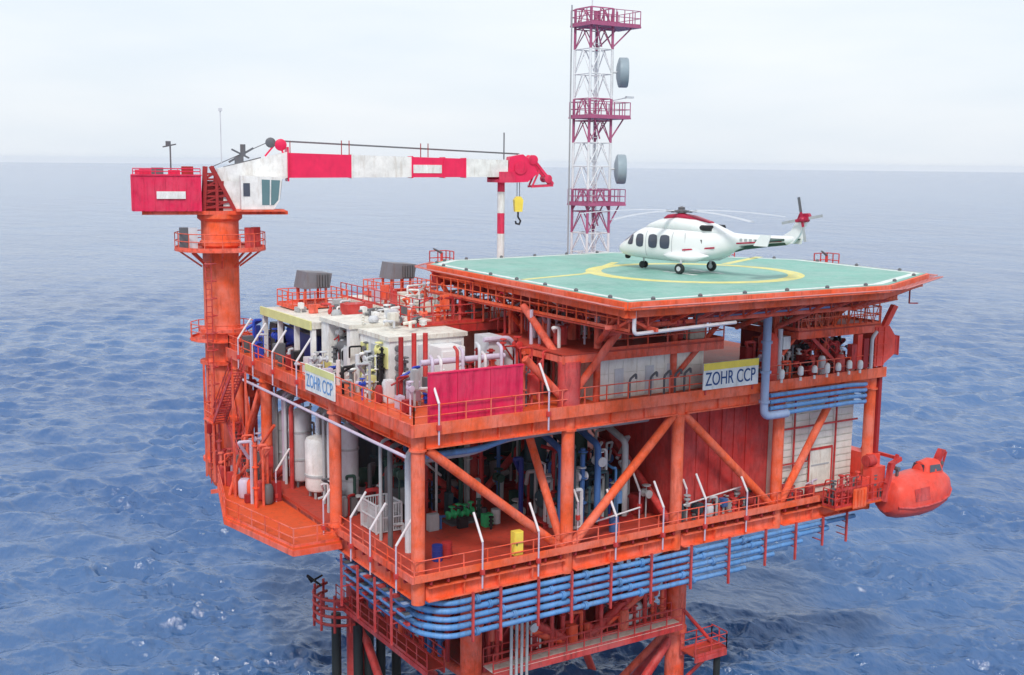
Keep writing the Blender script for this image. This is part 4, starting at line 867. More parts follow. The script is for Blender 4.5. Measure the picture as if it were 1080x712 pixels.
for i, (x, kind) in enumerate(((13.4,0),(14.9,0),(15.9,1),(16.7,0),(17.4,1))):
    b = MB(); z = UF
    b.path(fillet([(x,0.05,z),(x,0.05,z+1.15),(x+0.45,0.05,z+1.45),(x+0.45,0.05,z+1.15)], 0.15, 3), 0.07, 7)
    b.build('gooseneck_vent', 'dark_grey', None, True, at=(x,0.05,z), label=f'dark gooseneck vent in front of the cream house, {ordw(i)} from its left end', cat='vent pipe', group='gooseneck vents before the cream house')

# sign boards
def text_mesh(s, size, name, m, parent, mtx):
    cu = bpy.data.curves.new('lettering', 'FONT'); cu.body = s; cu.size = size; cu.extrude = 0.01; cu.align_x = 'CENTER'; cu.align_y = 'CENTER'
    o = bpy.data.objects.new('lettering_source', cu); COL.objects.link(o); bpy.context.view_layer.update()
    me = bpy.data.meshes.new_from_object(o.evaluated_get(bpy.context.evaluated_depsgraph_get())); bpy.data.objects.remove(o)
    me.transform(mtx); me.materials.clear(); me.materials.append(MATS[m]); t = bpy.data.objects.new(name, me); COL.objects.link(t); t.parent = parent; return t
sg = thing('name_sign', 'white sign with yellow top band reading ZOHR CCP on the front rail', 'sign', (20.2, -0.78, UF))
MB().box(18.1, 22.4, -0.80, -0.72, UF+0.22, UF+1.78).build('board', 'white', sg)
MB().box(18.1, 22.4, -0.815, -0.803, UF+1.36, UF+1.775).build('yellow_band', 'yellow', sg)
b = MB()
for x in (18.4, 22.1): b.bar((x,-0.66,UF-0.1),(x,-0.66,UF+1.7),0.08)
b.build('bracket', 'red', sg)
mm = Matrix.Translation((0.0,-0.035,0.80)) @ Matrix.Rotation(R_(90), 4, 'X') @ Matrix.Diagonal((0.80, 1.15, 1, 1))
text_mesh('ZOHR CCP', 0.98, 'lettering', 'sign_blue', sg, mm)
sg2 = thing('name_sign', 'smaller white sign with yellow top and blue letters on the left rail', 'sign', (-0.78, 10.6, UF))
MB().box(-0.80, -0.72, 8.5, 12.7, UF-0.2, UF+1.35).build('board', 'white', sg2)
MB().box(-0.815, -0.803, 8.5, 12.7, UF+0.95, UF+1.345).build('yellow_band', 'pale_yellow', sg2)
mm = Matrix.Translation((-0.035,0.0,0.38)) @ Matrix.Rotation(R_(-90), 4, 'Z') @ Matrix.Rotation(R_(90), 4, 'X') @ Matrix.Diagonal((0.80, 1.15, 1, 1))
text_mesh('ZOHR CCP', 0.95, 'lettering', 'pipe_blue', sg2, mm)

# red bulkhead and slatted white wall on the lower deck
rw = thing('red_bulkhead', 'plain dark red bulkhead room between the lower deck columns', 'bulkhead', (21, 3, LF))
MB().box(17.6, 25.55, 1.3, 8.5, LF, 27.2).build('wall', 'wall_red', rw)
b = MB()
for x in np.linspace(18.6, 23.6, 6): b.box(x-0.04, x+0.04, 1.22, 1.298, LF+0.05, 27.1)
b.build('stiffeners', 'wall_red', rw)
ww = thing('slatted_wall', 'white slatted wall of the utility room beside the lifeboat', 'wall', (29.3, 2, LF))
MB().box(25.6, 32.9, 1.0, 7.5, LF, 27.0).build('room', 'slat_white', ww)
for k in range(14):
    z0 = LF+0.08+k*0.455
    for x0, x1 in ((25.7, 27.2), (27.26, 28.7), (28.76, 30.9), (30.96, 32.8)):
        MB().box(x0, x1, 0.9, 0.997, z0, z0+0.36).build('slat', 'slat_white', ww)
dr = MB().box(28.8, 30.8, 0.80, 0.88, LF+0.6, LF+3.0).build('door', 'cream', ww)
b = MB(); b.box(28.72,30.88,0.76,0.798,LF+2.95,LF+3.1); b.box(28.7,28.82,0.76,0.798,LF+0.5,LF+2.95); b.box(30.78,30.9,0.76,0.798,LF+0.5,LF+2.95); b.box(28.82,30.78,0.76,0.798,LF+0.5,LF+0.62); b.build('frame', 'red', dr)
MB().box(29.0,30.6,0.77,0.798,LF+1.9,LF+2.0).build('bar', 'grey', dr)
b = MB()
for x in (27.23, 31.0): b.bar((x,0.7,LF), (x,0.7,27.0), 0.09)
b.bar((25.6,0.7,25.2),(33,0.7,25.2),0.1); b.bar((25.6,0.7,22.9),(28.5,0.7,22.9),0.08); b.build('pipe_guard', 'red', ww)

# right-hand blue duct and pipes
du = thing('blue_duct', 'tall grey-blue pipe running down the front beside the name sign', 'pipe', (22.8, -0.95, 26.6))
MB().path(fillet([(24.8,-0.95,26.75),(22.85,-0.95,26.75),(22.85,-0.95,33.2),(22.85,1.4,33.2)], 0.5), 0.25, 14).build('duct', 'duct_blue', du, smooth=True)
for z in (27.6, 29.4, 31.2): MB().tube((22.85,-0.95,z),(22.85,-0.95,z+0.14),0.34,14).build('flange', 'duct_blue', du, smooth=True)
for k in range(4):
    z = 27.95-0.38*k
    MB().path(fillet([(23.4,-0.85,z-0.02*k),(30.6,-0.85,z),(32.3,-0.5,z-0.2),(33.9,1.2,z-0.35),(33.9,3.5,z-0.35)], 0.5), 0.13, 9).build('blue_pipe', 'pipe_blue', None, True, at=(28,-0.85,z),
       label=f"blue pipe across the upper right front, {['topmost','second','third','lowest'][k]} of the four", cat='pipe', group='blue pipes at the upper right')
for i, x in enumerate((24.3, 25.9, 27.1, 28.2, 29.2, 30.2, 31.2)):
    b = MB(); b.lathe([(0.07,UF+0.35+0.06*(i % 3)),(0.15,UF+0.38+0.06*(i % 3)),(0.18,UF+0.5),(0.18,UF+0.78+0.07*(i % 2)),(0.13,UF+0.9+0.07*(i % 2)),(0.05,UF+0.94+0.07*(i % 2))], (x,-0.85,0), 12); b.tube((x,-0.85,UF+0.1),(x,-0.85,UF+0.32),0.08,8)
    b.build('vent_cap', 'white', None, True, at=(x,-0.85,UF), label=f'small white vent cap at the upper right rail, {ordw(i)} from the left', cat='vent cap', group='white vent caps on the right rail')
# red column stack and the clutter of red pipework right of it
rc = thing('red_column_stack', 'bright red upright vessel right of the blue pipe on the upper deck', 'vessel', (24.5, 0.6, UF))
MB().lathe([(0.3,UF),(0.62,UF+0.05),(0.62,UF+2.6),(0.4,UF+3.0),(0.1,UF+3.05)], (24.4,0.5,0), 20).build('shell', 'boat_orange', rc, smooth=True)
MB().tube((25.2,0.3,UF),(25.2,0.3,UF+3.2),0.16,10).build('riser', 'light_grey', rc, smooth=True)
MB().box(25.4,26.0,0.2,0.7,UF+1.9,UF+2.7).build('panel_box', 'white', rc)
g = np.random.default_rng(5)
mf = thing('pipe_manifold', 'tangle of dark red pipework and valves under the right mezzanine', 'pipework', (29, 2, UF))
for k in range(26):
    x, y = 26.2+g.random()*5.8, 0.2+g.random()*4; z0 = UF; z1 = UF+1.2+g.random()*1.7; x2 = x+g.normal(0,1.2); x2 = min(max(x2,26),32.6)
    MB().path(fillet([(x,y,z0),(x,y,z1),(x2,y,z1),(x2,y+0.6,z1-0.5)], 0.15, 3), 0.05+g.random()*0.08, 7).build('pipe', ['deep_red','red','deep_red','dark_grey','red','light_grey'][k % 6], mf, smooth=True)
for k in range(14):
    x, y, z = 26.3+g.random()*5.8, 0.0+g.random()*1.2, UF+0.5+g.random()*2.0
    b = MB(); b.lathe([(0.03,-0.2),(0.2,-0.18),(0.2,-0.1),(0.09,-0.06),(0.09,0.06),(0.2,0.1),(0.2,0.18),(0.03,0.2)], (x,y,z), 10, 'x' if k % 2 else 'z'); b.build('valve', ['red','black','light_grey','red'][k % 4], mf, True)
MB().box(26.2,32.4,4.6,4.8,UF,31.2).build('backing_panel', 'deep_red', mf)
# red hood at the far right
rh = thing('air_hood', 'bright red angular hood jutting from the upper right end', 'hood', (33.5, 0, 29.0))
b = MB(); b.side([(32.9,UF+0.3),(33.6,UF+0.3),(34.8,UF+1.0),(34.8,UF+2.2),(34.2,UF+2.9),(32.9,UF+2.9)], -0.5, 1.1); hb = b.build('hood_body', 'boat_orange', rh)
b = MB(); b.side([(33.7,UF+2.9),(34.2,UF+2.92),(35.0,UF+4.1),(34.6,UF+4.25)], -0.45, -0.15); b.build('fin', 'boat_orange', rh)
b = MB(); b.box(34.802,35.2,-0.4,1.0,UF+0.95,UF+2.1); b.box(35.202,35.26,-0.48,1.08,UF+0.88,UF+2.17); b.build('outlet', 'red', rh)
for z in (UF+1.1, UF+1.38, UF+1.66, UF+1.94): MB().box(35.262,35.31,-0.35,0.95,z,z+0.12).build('louvre', 'deep_red', rh)
for x in (33.1, 33.7): MB().box(x,x+0.07,-0.56,-0.502,UF+0.35,UF+2.85).build('rib', 'boat_orange', hb)
for z in (UF+0.9, UF+1.7, UF+2.5): MB().box(32.92,34.1,-0.545,-0.502,z,z+0.07).build('rib', 'boat_orange', hb)
b = MB(); b.bar((33.75,-0.3,LF+0.2),(33.75,-0.3,UF+0.3),0.26); b.build('support_leg', 'deep_red', rh)
MB().path(fillet([(32.6,-0.5,UF),(32.6,-0.5,UF+2.2),(33.0,-0.5,UF+2.6)],0.2,3),0.12,8).build('feed_pipe', 'light_grey', rh, smooth=True)
zone2 = [(31.0,-0.3,UF,1.9),(31.6,-0.2,UF,2.5),(32.1,-0.3,UF,2.2)]
for k, (x, y, z, h) in enumerate(zone2): MB().box(x-0.22,x+0.22,y-0.2,y+0.2,z+0.3,z+h).build('control_box', ['red','boat_orange','deep_red'][k], rh)

# ------------------------------------------------------------------ generator modules on the upper left
gm = thing('open_engine_module', 'pale roofed module with blue engine showing, nearest to the crane', 'generator module', (4, 21, UF))
MB().box(1.2, 7.2, 16.4, 25.2, UF+2.75, UF+3.15).build('roof', 'cream', gm)
MB().box(1.05, 1.18, 16.4, 25.2, UF+2.7, UF+3.25).build('roof_fascia', 'pale_yellow', gm)
MB().box(5.2, 7.0, 16.5, 25.1, UF, UF+2.75).build('back_wall', 'white', gm)
for y in (16.6, 19.3, 22.2, 25.0): MB().box(1.2,1.5,y-0.12,y+0.12,UF,UF+2.75).build('post', 'white', gm)
b = MB(); b.box(1.8,4.8,17.2,24.2,UF,UF+0.5); b.build('skid', 'deep_red', gm)
b = MB(); b.box(2.0,4.4,17.5,20.6,UF+0.5,UF+2.1); b.box(1.9,2.0,17.8,18.6,UF+0.7,UF+1.8); b.build('engine_block', 'navy', gm)
b = MB(); b.lathe([(0.3,20.7),(0.95,20.75),(0.95,23.2),(0.6,23.6)], (3.0,0,UF+1.45), 18, 'y'); b.build('alternator', 'blue', gm, True)
for k in range(6): MB().lathe([(0.1,UF+2.1),(0.2,UF+2.12),(0.2,UF+2.5),(0.1,UF+2.52)], (2.3,17.8+0.5*k,0), 10).build('cylinder_head', 'dark_grey', gm, smooth=True)
MB().box(1.6,2.2,23.6,24.8,UF,UF+2.2).build('control_cabinet', 'black', gm)
MB().path(fillet([(1.7,17.3,UF+0.7),(1.7,17.3,UF+2.2),(1.7,23.4,UF+2.3)],0.2),0.09,8).build('hose', 'black', gm, smooth=True)
gm2 = thing('equipment_enclosure', 'tall pale enclosure with a machinery opening, middle of the left-hand row', 'generator module', (4, 14, UF))
b = MB(); b.box(1.6,7.1,11.75,16.2,UF+3.3,UF+3.55); b.build('roof', 'cream', gm2)
b = MB(); b.box(1.7,7.0,15.0,16.1,UF,UF+3.3); b.box(1.7,7.0,11.85,12.3,UF,UF+3.3); b.box(3.2,7.0,12.3,15.0,UF,UF+3.3); b.box(1.7,3.2,12.3,15.0,UF,UF+0.9); b.build('wall', 'white', gm2)
b = MB(); b.lathe([(0.4,12.6),(0.62,12.65),(0.62,14.3),(0.3,14.5)], (2.5,0,UF+1.9), 16, 'y'); b.build('fan_unit', 'dark_grey', gm2, True)
for k in range(7): 
    y = 12.5+0.35*k; MB().path(fillet([(2.0,y,UF+0.9),(2.0,y,UF+1.8+0.15*(k % 3)),(3.1,y,UF+2.3)],0.15,3),0.06,7).build('pipe', ['grey','dark_grey','light_grey'][k % 3], gm2, smooth=True)
MB().box(1.62,1.70,13.1,13.7,UF+0.2,UF+0.9).build('hatch', 'dark_green', gm2)
MB().box(1.60,1.70,14.6,15.6,UF+0.3,UF+0.9).build('label_plate', 'pale_yellow', gm2)
gm3 = thing('equipment_enclosure', 'pale enclosure with yellow panels at the near end of the left-hand row', 'generator module', (4.4, 9.6, UF))
b = MB(); b.box(2.1,7.2,7.5,11.6,UF+3.1,UF+3.35); b.build('roof', 'cream', gm3)
MB().box(2.2,7.0,7.6,11.5,UF,UF+3.1).build('wall', 'white', gm3)
for y0, y1, z0, z1, m in ((10.4,11.3,1.4,2.6,'pale_yellow'),(7.8,8.5,1.5,2.7,'pale_yellow'),(9.0,9.9,1.9,2.7,'grey'),(8.8,9.3,0.2,1.7,'light_grey'),(9.6,10.2,0.3,1.3,'grey')):
    MB().box(2.12,2.2,y0,y1,UF+z0,UF+z1).build('side_panel', m, gm3)
for k in range(4): MB().box(3.0+k*1.0,3.8+k*1.0,7.52,7.6,UF+0.3,UF+2.8).build('louvre_panel', 'light_grey', gm3)
for k in range(5): MB().lathe([(0.05,-0.12),(0.2,-0.1),(0.2,0.1),(0.05,0.12)], (2.6,7.3,UF+0.5+0.55*k), 10, 'y').build('gauge', 'dark_grey', gm3, smooth=True)
# pipes and clutter in front of the enclosures
for i, (x, y, h, m, lab) in enumerate(((1.1,9.5,2.2,'light_grey','slim grey upright pipe before the yellow-panelled enclosure'),(1.0,12.0,1.5,'lamp_white','short white upright pipe before the machinery opening'),(2.0,5.8,3.6,'deep_red','dark red riser left of the crimson wind wall'),(2.7,5.6,3.8,'red','second dark red riser left of the crimson wind wall'),(3.3,5.4,3.8,'red','third dark red riser left of the crimson wind wall'))):
    MB().tube((x,y,UF),(x,y,UF+h),0.14,10).build('riser_pipe', m, None, True, at=(x,y,UF), label=lab, cat='pipe')
cb = thing('white_cabinet', 'tall white cabinet behind the left end of the crimson wind wall', 'cabinet', (4.9, 7.0, UF))
MB().box(4.2,5.7,5.2,6.8,UF,UF+2.9).build('body', 'gloss_white', cb); MB().box(4.25,5.65,5.15,5.198,UF+0.2,UF+2.7).build('door', 'gloss_white', cb); MB().box(5.4,5.46,5.1,5.148,UF+1.2,UF+1.6).build('handle', 'dark_grey', cb)
# roof intakes
def intake(x, y, z, label):
    t = thing('air_intake', label, 'air intake', (x,y,z), group='dark intake hoods')
    b = MB(); b.loft([[(x-1.0,y-0.9,z+0.3),(x+0.9,y-0.9,z+0.3),(x+0.9,y+0.9,z+0.3),(x-1.0,y+0.9,z+0.3)],[(x-0.75,y-0.9,z+1.45),(x+1.1,y-0.9,z+1.3),(x+1.1,y+0.9,z+1.3),(x-0.75,y+0.9,z+1.45)]]); h = b.build('hood', 'hood_grey', t)
    for k in range(5): MB().box(x+0.0+0.2*k-0.05, x+0.14+0.2*k-0.05, y-1.04, y-0.93, z+0.4, z+1.25).build('slat', 'dark_grey', h)
    b = MB()
    for dx in (-0.8, 0.7):
        for dy in (-0.7, 0.7): b.bar((x+dx,y+dy,z-0.9),(x+dx,y+dy,z+0.3),0.14)
    b.build('leg', 'orange', t)
    rail(t, [(x-2.0,y-1.4,z-0.85),(x+2.0,y-1.4,z-0.85),(x+2.0,y+1.4,z-0.85),(x-2.0,y+1.4,z-0.85)], 'orange', 1.0, 0.8, closed=True)
    MB().box(x-2.05,x+2.05,y-1.45,y+1.45,z-0.95,z-0.86).build('service_floor', 'orange', t)
intake(4.4, 24.0, 32.75, 'dark intake hood on the module roof nearest the crane')
intake(11.0, 24.2, 33.1, 'dark intake hood on the pale far house left of the helideck')
fh = thing('far_house', 'pale roofed house behind the left-hand row, left of the helideck', 'house', (9.6, 20, UF))
MB().box(7.6,12.6,14.2,26.2,UF,UF+3.3).build('wall', 'cream', fh); MB().box(7.4,12.8,14.0,26.4,UF+3.3,UF+3.5).build('roof', 'cream', fh)
for k in range(5): MB().box(7.52,7.6,14.6+k*2.2,16.2+k*2.2,UF+0.4,UF+2.9).build('panel', 'white', fh)
rail(fh, [(7.5,14.1,UF+3.5),(12.7,14.1,UF+3.5)], 'red', 1.0, 0.9); rail(fh, [(7.5,14.1,UF+3.5),(7.5,26.2,UF+3.5)], 'red', 1.0, 0.9)
MB().box(4.6,6.4,18.6,19.8,UF+3.15,UF+3.85).build('red_locker', 'wall_red', None, at=(5.5,19.2,UF+3.15), label='small dark red box on the pale roof between the two intake hoods', cat='box')
g = np.random.default_rng(9)
rp_ = thing('roof_pipework', 'pale and red pipe loops on the roof left of the helideck edge', 'pipework', (10, 17, UF+3.5))
for k in range(16):
    x, y = 8.2+g.random()*4, 14.6+g.random()*6; z = UF+3.5; h = 0.4+g.random()*0.9
    MB().path(fillet([(x,y,z),(x,y,z+h),(x+g.normal(0,0.7),y+0.5,z+h),(x+0.6,y+0.7,z+0.1)],0.12,3),0.07,7).build('pipe', ['white','orange','cream','red','light_grey'][k % 5], rp_, smooth=True)
for k in range(5):
    x, y = 8.4+g.random()*3.5, 15.0+g.random()*5; MB().box(x,x+0.7,y,y+0.6,UF+3.5,UF+4.1+0.4*g.random()).build('unit', ['white','light_grey','cream','red','grey'][k], rp_)

# grey vertical silencer and duct under the walkway, between container and cream house
sl = thing('grey_silencer', 'grey upright silencer duct behind the right end of the crimson wind wall', 'duct', (8.0, 5.5, UF))
b = MB(); b.side([(6.9,UF),(8.5,UF),(8.5,UF+3.0),(7.9,UF+3.4),(6.9,UF+3.4)], 4.6, 6.2); b.build('casing', 'light_grey', sl)
MB().path(fillet([(6.5,4.5,UF+3.3),(8.2,4.5,UF+3.3),(8.7,4.5,UF+2.6),(8.7,4.5,UF)],0.3),0.14,8).build('duct_pipe', 'lilac', sl, smooth=True)
# crowded red framing under the helideck's left half
g = np.random.default_rng(21)
uf = thing('access_frame', 'maze of red pipe frames below the left half of the helideck', 'pipework', (13, 9, UF))
for k in range(34):
    x, y = 9.0+g.random()*7.5, 2.0+g.random()*8.5; z0 = UF if k % 2 else 32.0 if y > 10 else UF; h = 2.0+g.random()*3.2
    m = ['red','deep_red','orange','deep_red','red','lilac'][k % 6]
    if k % 3: MB().tube((x,y,z0),(x,y,min(z0+h,33.8)),0.06+0.06*g.random(),8).build('pipe', m, uf, smooth=True)
    else: MB().path(fillet([(x,y,z0+0.3),(x,y,z0+h*0.8),(min(x+2.4,17),y,z0+h*0.8),(min(x+2.4,17),y+0.8,z0+h*0.5)],0.2,3),0.08,8).build('pipe', m, uf, smooth=True)
for k in range(8):
    x, y = 9.0+g.random()*7, 2.5+g.random()*7; MB().box(x,x+0.8+g.random(),y,y+0.8,UF,UF+1.0+g.random()*1.3).build('unit', ['deep_red','dark_grey','red','grey'][k % 4], uf)
# dark rooms under the helideck centre so the view does not run through
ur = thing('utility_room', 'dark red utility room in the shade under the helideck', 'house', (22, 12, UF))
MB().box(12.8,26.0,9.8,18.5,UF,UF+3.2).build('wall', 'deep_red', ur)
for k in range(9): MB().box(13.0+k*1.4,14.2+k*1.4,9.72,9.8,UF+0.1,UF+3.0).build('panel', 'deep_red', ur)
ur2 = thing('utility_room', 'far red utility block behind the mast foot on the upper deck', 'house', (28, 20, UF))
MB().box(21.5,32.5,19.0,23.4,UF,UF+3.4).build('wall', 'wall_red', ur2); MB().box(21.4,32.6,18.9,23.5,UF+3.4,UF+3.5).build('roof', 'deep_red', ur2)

# ------------------------------------------------------------------ lower deck process equipment (dark interior)
tk = thing('storage_vessel', 'white upright vessel with end caps on the lower left deck', 'tank', (1.5, 16.4, LF))
MB().lathe([(0.2,LF+0.3),(0.75,LF+0.5),(0.85,LF+0.7),(0.85,LF+3.6),(0.75,LF+3.85),(0.2,LF+4.05)], (1.5,16.4,0), 24).build('shell', 'white', tk, smooth=True)
for t in range(4): MB().bar((1.5+0.6*math.cos(t*1.57+0.8),16.4+0.6*math.sin(t*1.57+0.8),LF),(1.5+0.6*math.cos(t*1.57+0.8),16.4+0.6*math.sin(t*1.57+0.8),LF+0.6),0.12).build('leg', 'grey', tk)
MB().lathe([(0.87,LF+1.4),(0.9,LF+1.4),(0.9,LF+1.55),(0.87,LF+1.55)], (1.5,16.4,0), 24).build('band', 'grey', tk, smooth=True)
MB().tube((1.5,16.4,LF+4.0),(1.5,16.4,LF+5.5),0.16,10).build('outlet_pipe', 'light_grey', tk, smooth=True)
for (vx, vy, vr, vh, vm, lab) in ((1.5,19.4,0.75,5.2,'light_grey','tall light grey upright vessel left of the white vessel'),(1.9,22.4,0.8,4.6,'grey','grey upright vessel farthest left under the upper deck'),(2.0,12.9,0.6,5.4,'light_grey','slim pale grey upright vessel right of the second left column')):
    t = thing('upright_vessel', lab, 'tank', (vx,vy,LF))
    MB().lathe([(0.2,LF+0.25),(vr*0.85,LF+0.45),(vr,LF+0.7),(vr,LF+vh-0.5),(vr*0.85,LF+vh-0.25),(0.2,LF+vh)], (vx,vy,0), 22).build('shell', vm, t, smooth=True)
    for q in range(4): MB().bar((vx+vr*0.7*math.cos(q*1.57+0.8),vy+vr*0.7*math.sin(q*1.57+0.8),LF),(vx+vr*0.7*math.cos(q*1.57+0.8),vy+vr*0.7*math.sin(q*1.57+0.8),LF+0.6),0.12).build('leg', 'dark_grey', t)
    for zf_ in (0.35, 0.7): MB().lathe([(vr+0.01,LF+vh*zf_),(vr+0.05,LF+vh*zf_),(vr+0.05,LF+vh*zf_+0.12),(vr+0.01,LF+vh*zf_+0.12)], (vx,vy,0), 22).build('band', 'grey', t, smooth=True)
    MB().path(fillet([(vx,vy,LF+vh-0.05),(vx,vy,LF+vh+0.8),(vx+1.5,vy,LF+vh+0.9)],0.3,3),0.13,9).build('outlet_pipe', vm, t, smooth=True)
bk = thing('wire_basket', 'grey wire cargo basket near the left lower rail', 'basket', (2.0, 8.6, LF))
b = MB(); x0,x1,y0,y1,z0,z1 = 1.3,2.9,7.6,9.6,LF+0.1,LF+1.7
for x in (x0,x1):
    for y in (y0,y1): b.bar((x,y,LF),(x,y,z1),0.09)
for z in (z0,(z0+z1)/2,z1):
    for p,q in (((x0,y0),(x1,y0)),((x1,y0),(x1,y1)),((x1,y1),(x0,y1)),((x0,y1),(x0,y0))): b.bar((*p,z),(*q,z),0.08)
b.build('frame', 'light_grey', bk)
b = MB()
for y in np.arange(y0+0.12,y1,0.16): b.bar((x0,y,z0),(x0,y,z1),0.035); b.bar((x1,y,z0),(x1,y,z1),0.035)
for x in np.arange(x0+0.12,x1,0.16): b.bar((x,y0,z0),(x,y0,z1),0.035); b.bar((x,y1,z0),(x,y1,z1),0.035)
b.build('mesh', 'light_grey', bk); MB().box(x0,x1,y0,y1,z0-0.04,z0+0.04).build('floor', 'grey', bk)
MB().box(1.5,2.6,7.9,9.2,z0+0.05,z0+1.1).build('load', 'grey', bk)
gv = thing('green_valve_skid', 'bright green valve assembly on the red floor behind the near brace', 'valve', (6.5, 7.2, LF))
MB().box(5.7,7.5,6.7,7.9,LF,LF+0.12).build('base', 'dark_grey', gv)
for k in range(4): MB().lathe([(0.05,-0.3),(0.26,-0.26),(0.26,-0.14),(0.13,-0.1),(0.13,0.1),(0.26,0.14),(0.26,0.26),(0.05,0.3)], (5.95+0.43*k,7.2+0.1*(k % 2),LF+0.55), 12, 'x').build('valve_body', 'green', gv, smooth=True)
for k in range(4): MB().path([(6.0+0.43*k,7.2,LF+0.6),(6.0+0.43*k,7.2,LF+1.0+0.1*(k % 2))],0.06,7).build('stem', 'green', gv); 
for k in range(4): MB().lathe([(0.14,0),(0.2,0.02),(0.2,0.06),(0.14,0.08)], (6.0+0.43*k,7.2,LF+1.0+0.1*(k % 2)), 12).build('handwheel', 'green', gv, smooth=True)
yb = thing('yellow_locker', 'yellow safety locker on a post by the lower front rail', 'locker', (5.9, -0.2, LF))
MB().box(5.6,6.15,-0.35,0.05,LF+0.35,LF+1.65).build('box', 'yellow', yb); MB().box(5.65,6.1,-0.38,-0.352,LF+0.4,LF+1.6).build('door', 'yellow', yb); MB().bar((5.87,-0.1,LF),(5.87,-0.1,LF+0.4),0.1).build('post', 'light_grey', yb); MB().box(5.70,5.75,-0.41,-0.382,LF+0.9,LF+1.1).build('handle', 'black', yb)
# process skids
g = np.random.default_rng(33)
def skid(x, y, w_, d_, label, m1, m2, tall=False):
    t = thing('process_skid', label, 'equipment skid', (x,y,LF), group='process skids in the shaded lower deck')
    b = MB(); b.ibeam((x-w_/2,y-d_/2,LF+0.14),(x+w_/2,y-d_/2,LF+0.14),0.16,0.28,0.04); b.ibeam((x-w_/2,y+d_/2,LF+0.14),(x+w_/2,y+d_/2,LF+0.14),0.16,0.28,0.04); b.box(x-w_/2,x+w_/2,y-d_/2+0.1,y+d_/2-0.1,LF+0.28,LF+0.33); b.build('base_frame', 'deep_red', t)
    if tall:
        b = MB(); b.lathe([(0.1,LF+0.5),(0.6,LF+0.7),(0.7,LF+1.0),(0.7,LF+4.6),(0.5,LF+4.9),(0.1,LF+5.0)], (x-w_*0.2,y,0), 18); b.build('vessel', m1, t, True)
    else:
        r = 0.62; b = MB(); b.lathe([(0.1,-w_*0.42),(r*0.8,-w_*0.39),(r,-w_*0.32),(r,w_*0.32),(r*0.8,w_*0.39),(0.1,w_*0.42)], (x,y,LF+1.5), 18, 'x'); b.build('vessel', m1, t, True)
        for s_ in (-1,1): MB().box(x+s_*w_*0.25-0.12,x+s_*w_*0.25+0.12,y-0.5,y+0.5,LF+0.33,LF+1.1).build('saddle', 'dark_grey', t)
    for k in range(5):
        px, py = x-w_/2+0.3+g.random()*(w_-0.6), y-d_/2+0.15+g.random()*0.3; h = 1.2+g.random()*3.5
        MB().path(fillet([(px,py,LF+0.33),(px,py,LF+h),(px+g.normal(0,0.6),py+0.1,LF+h),(px+g.normal(0,0.4),py+0.9,LF+h+0.2)],0.15,3),0.06+0.07*g.random(),7).build('pipe', [m2,'grey','deep_red','teal_dark','light_grey'][k], t, smooth=True)
    for k in range(3):
        px = x-w_/2+0.4+g.random()*(w_-0.8); MB().box(px-0.2,px+0.25,y-d_/2-0.05,y-d_/2+0.25,LF+0.33,LF+0.9+g.random()).build('panel', [m2,'dark_grey','grey'][k], t)
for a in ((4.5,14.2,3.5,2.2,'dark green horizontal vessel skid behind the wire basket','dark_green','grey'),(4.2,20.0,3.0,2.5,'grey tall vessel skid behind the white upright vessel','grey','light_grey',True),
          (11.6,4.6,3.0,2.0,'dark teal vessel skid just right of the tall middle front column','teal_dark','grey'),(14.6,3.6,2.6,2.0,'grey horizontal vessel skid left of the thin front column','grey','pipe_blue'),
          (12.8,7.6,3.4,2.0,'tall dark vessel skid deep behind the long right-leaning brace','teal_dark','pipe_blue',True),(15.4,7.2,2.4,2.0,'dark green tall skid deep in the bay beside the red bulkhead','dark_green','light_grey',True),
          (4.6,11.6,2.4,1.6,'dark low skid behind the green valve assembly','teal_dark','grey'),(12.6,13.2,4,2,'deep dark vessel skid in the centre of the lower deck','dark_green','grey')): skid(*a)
# back bulkheads closing the lower deck, bay shade put into their dark colour
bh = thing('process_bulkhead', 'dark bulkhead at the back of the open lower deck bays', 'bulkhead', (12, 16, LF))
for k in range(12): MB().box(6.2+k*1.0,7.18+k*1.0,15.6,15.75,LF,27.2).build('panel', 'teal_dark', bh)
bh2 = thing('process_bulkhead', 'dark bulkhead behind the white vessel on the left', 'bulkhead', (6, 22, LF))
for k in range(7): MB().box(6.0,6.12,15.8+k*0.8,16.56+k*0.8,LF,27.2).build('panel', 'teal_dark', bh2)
# pipes below the upper deck ceiling
for i, (y, z, m, lab) in enumerate(((1.3,26.9,'pipe_blue','blue pipe sagging under the upper deck behind the front girder'),(2.2,26.5,'grey','grey pipe under the upper deck, behind the sagging blue one'))):
    MB().path(fillet([(1.2,y,z-0.3),(4.4,y,z-0.35),(6.5,y,z+0.15),(9.0,y,z+0.2),(16.5,y,z+0.2)],0.8),0.17,10).build('ceiling_pipe', m, None, True, at=(6,y,z), label=lab, cat='pipe')
for i, (x, m) in enumerate(((10.6,'tray_blue'),(11.4,'teal_dark'),(13.2,'tray_blue'),(15.2,'grey'))):
    MB().path(fillet([(x,2.6,LF+0.3),(x,2.6,25.4),(x,6.5,26.6)],0.4),0.2,10).build('drop_pipe', m, None, True, at=(x,2.6,LF), label=f"upright {['dark blue','dark teal','dark blue','grey'][i]} drop pipe behind the right-leaning brace, {ordw(i)} from the middle column", cat='pipe', group='drop pipes in the middle bay')
MB().path([(10.4,0.7,21.4),(14.9,0.7,21.9)],0.05,6).build('hose_rail', 'lamp_white', None, True, at=(12,0.7,LF), label='thin white pipe low across the middle bay', cat='pipe')
MB().path([(18.0,0.7,21.5),(22.8,0.7,22.0)],0.05,6).build('hose_rail', 'lamp_white', None, True, at=(20,0.7,LF), label='thin white pipe low before the red bulkhead', cat='pipe')
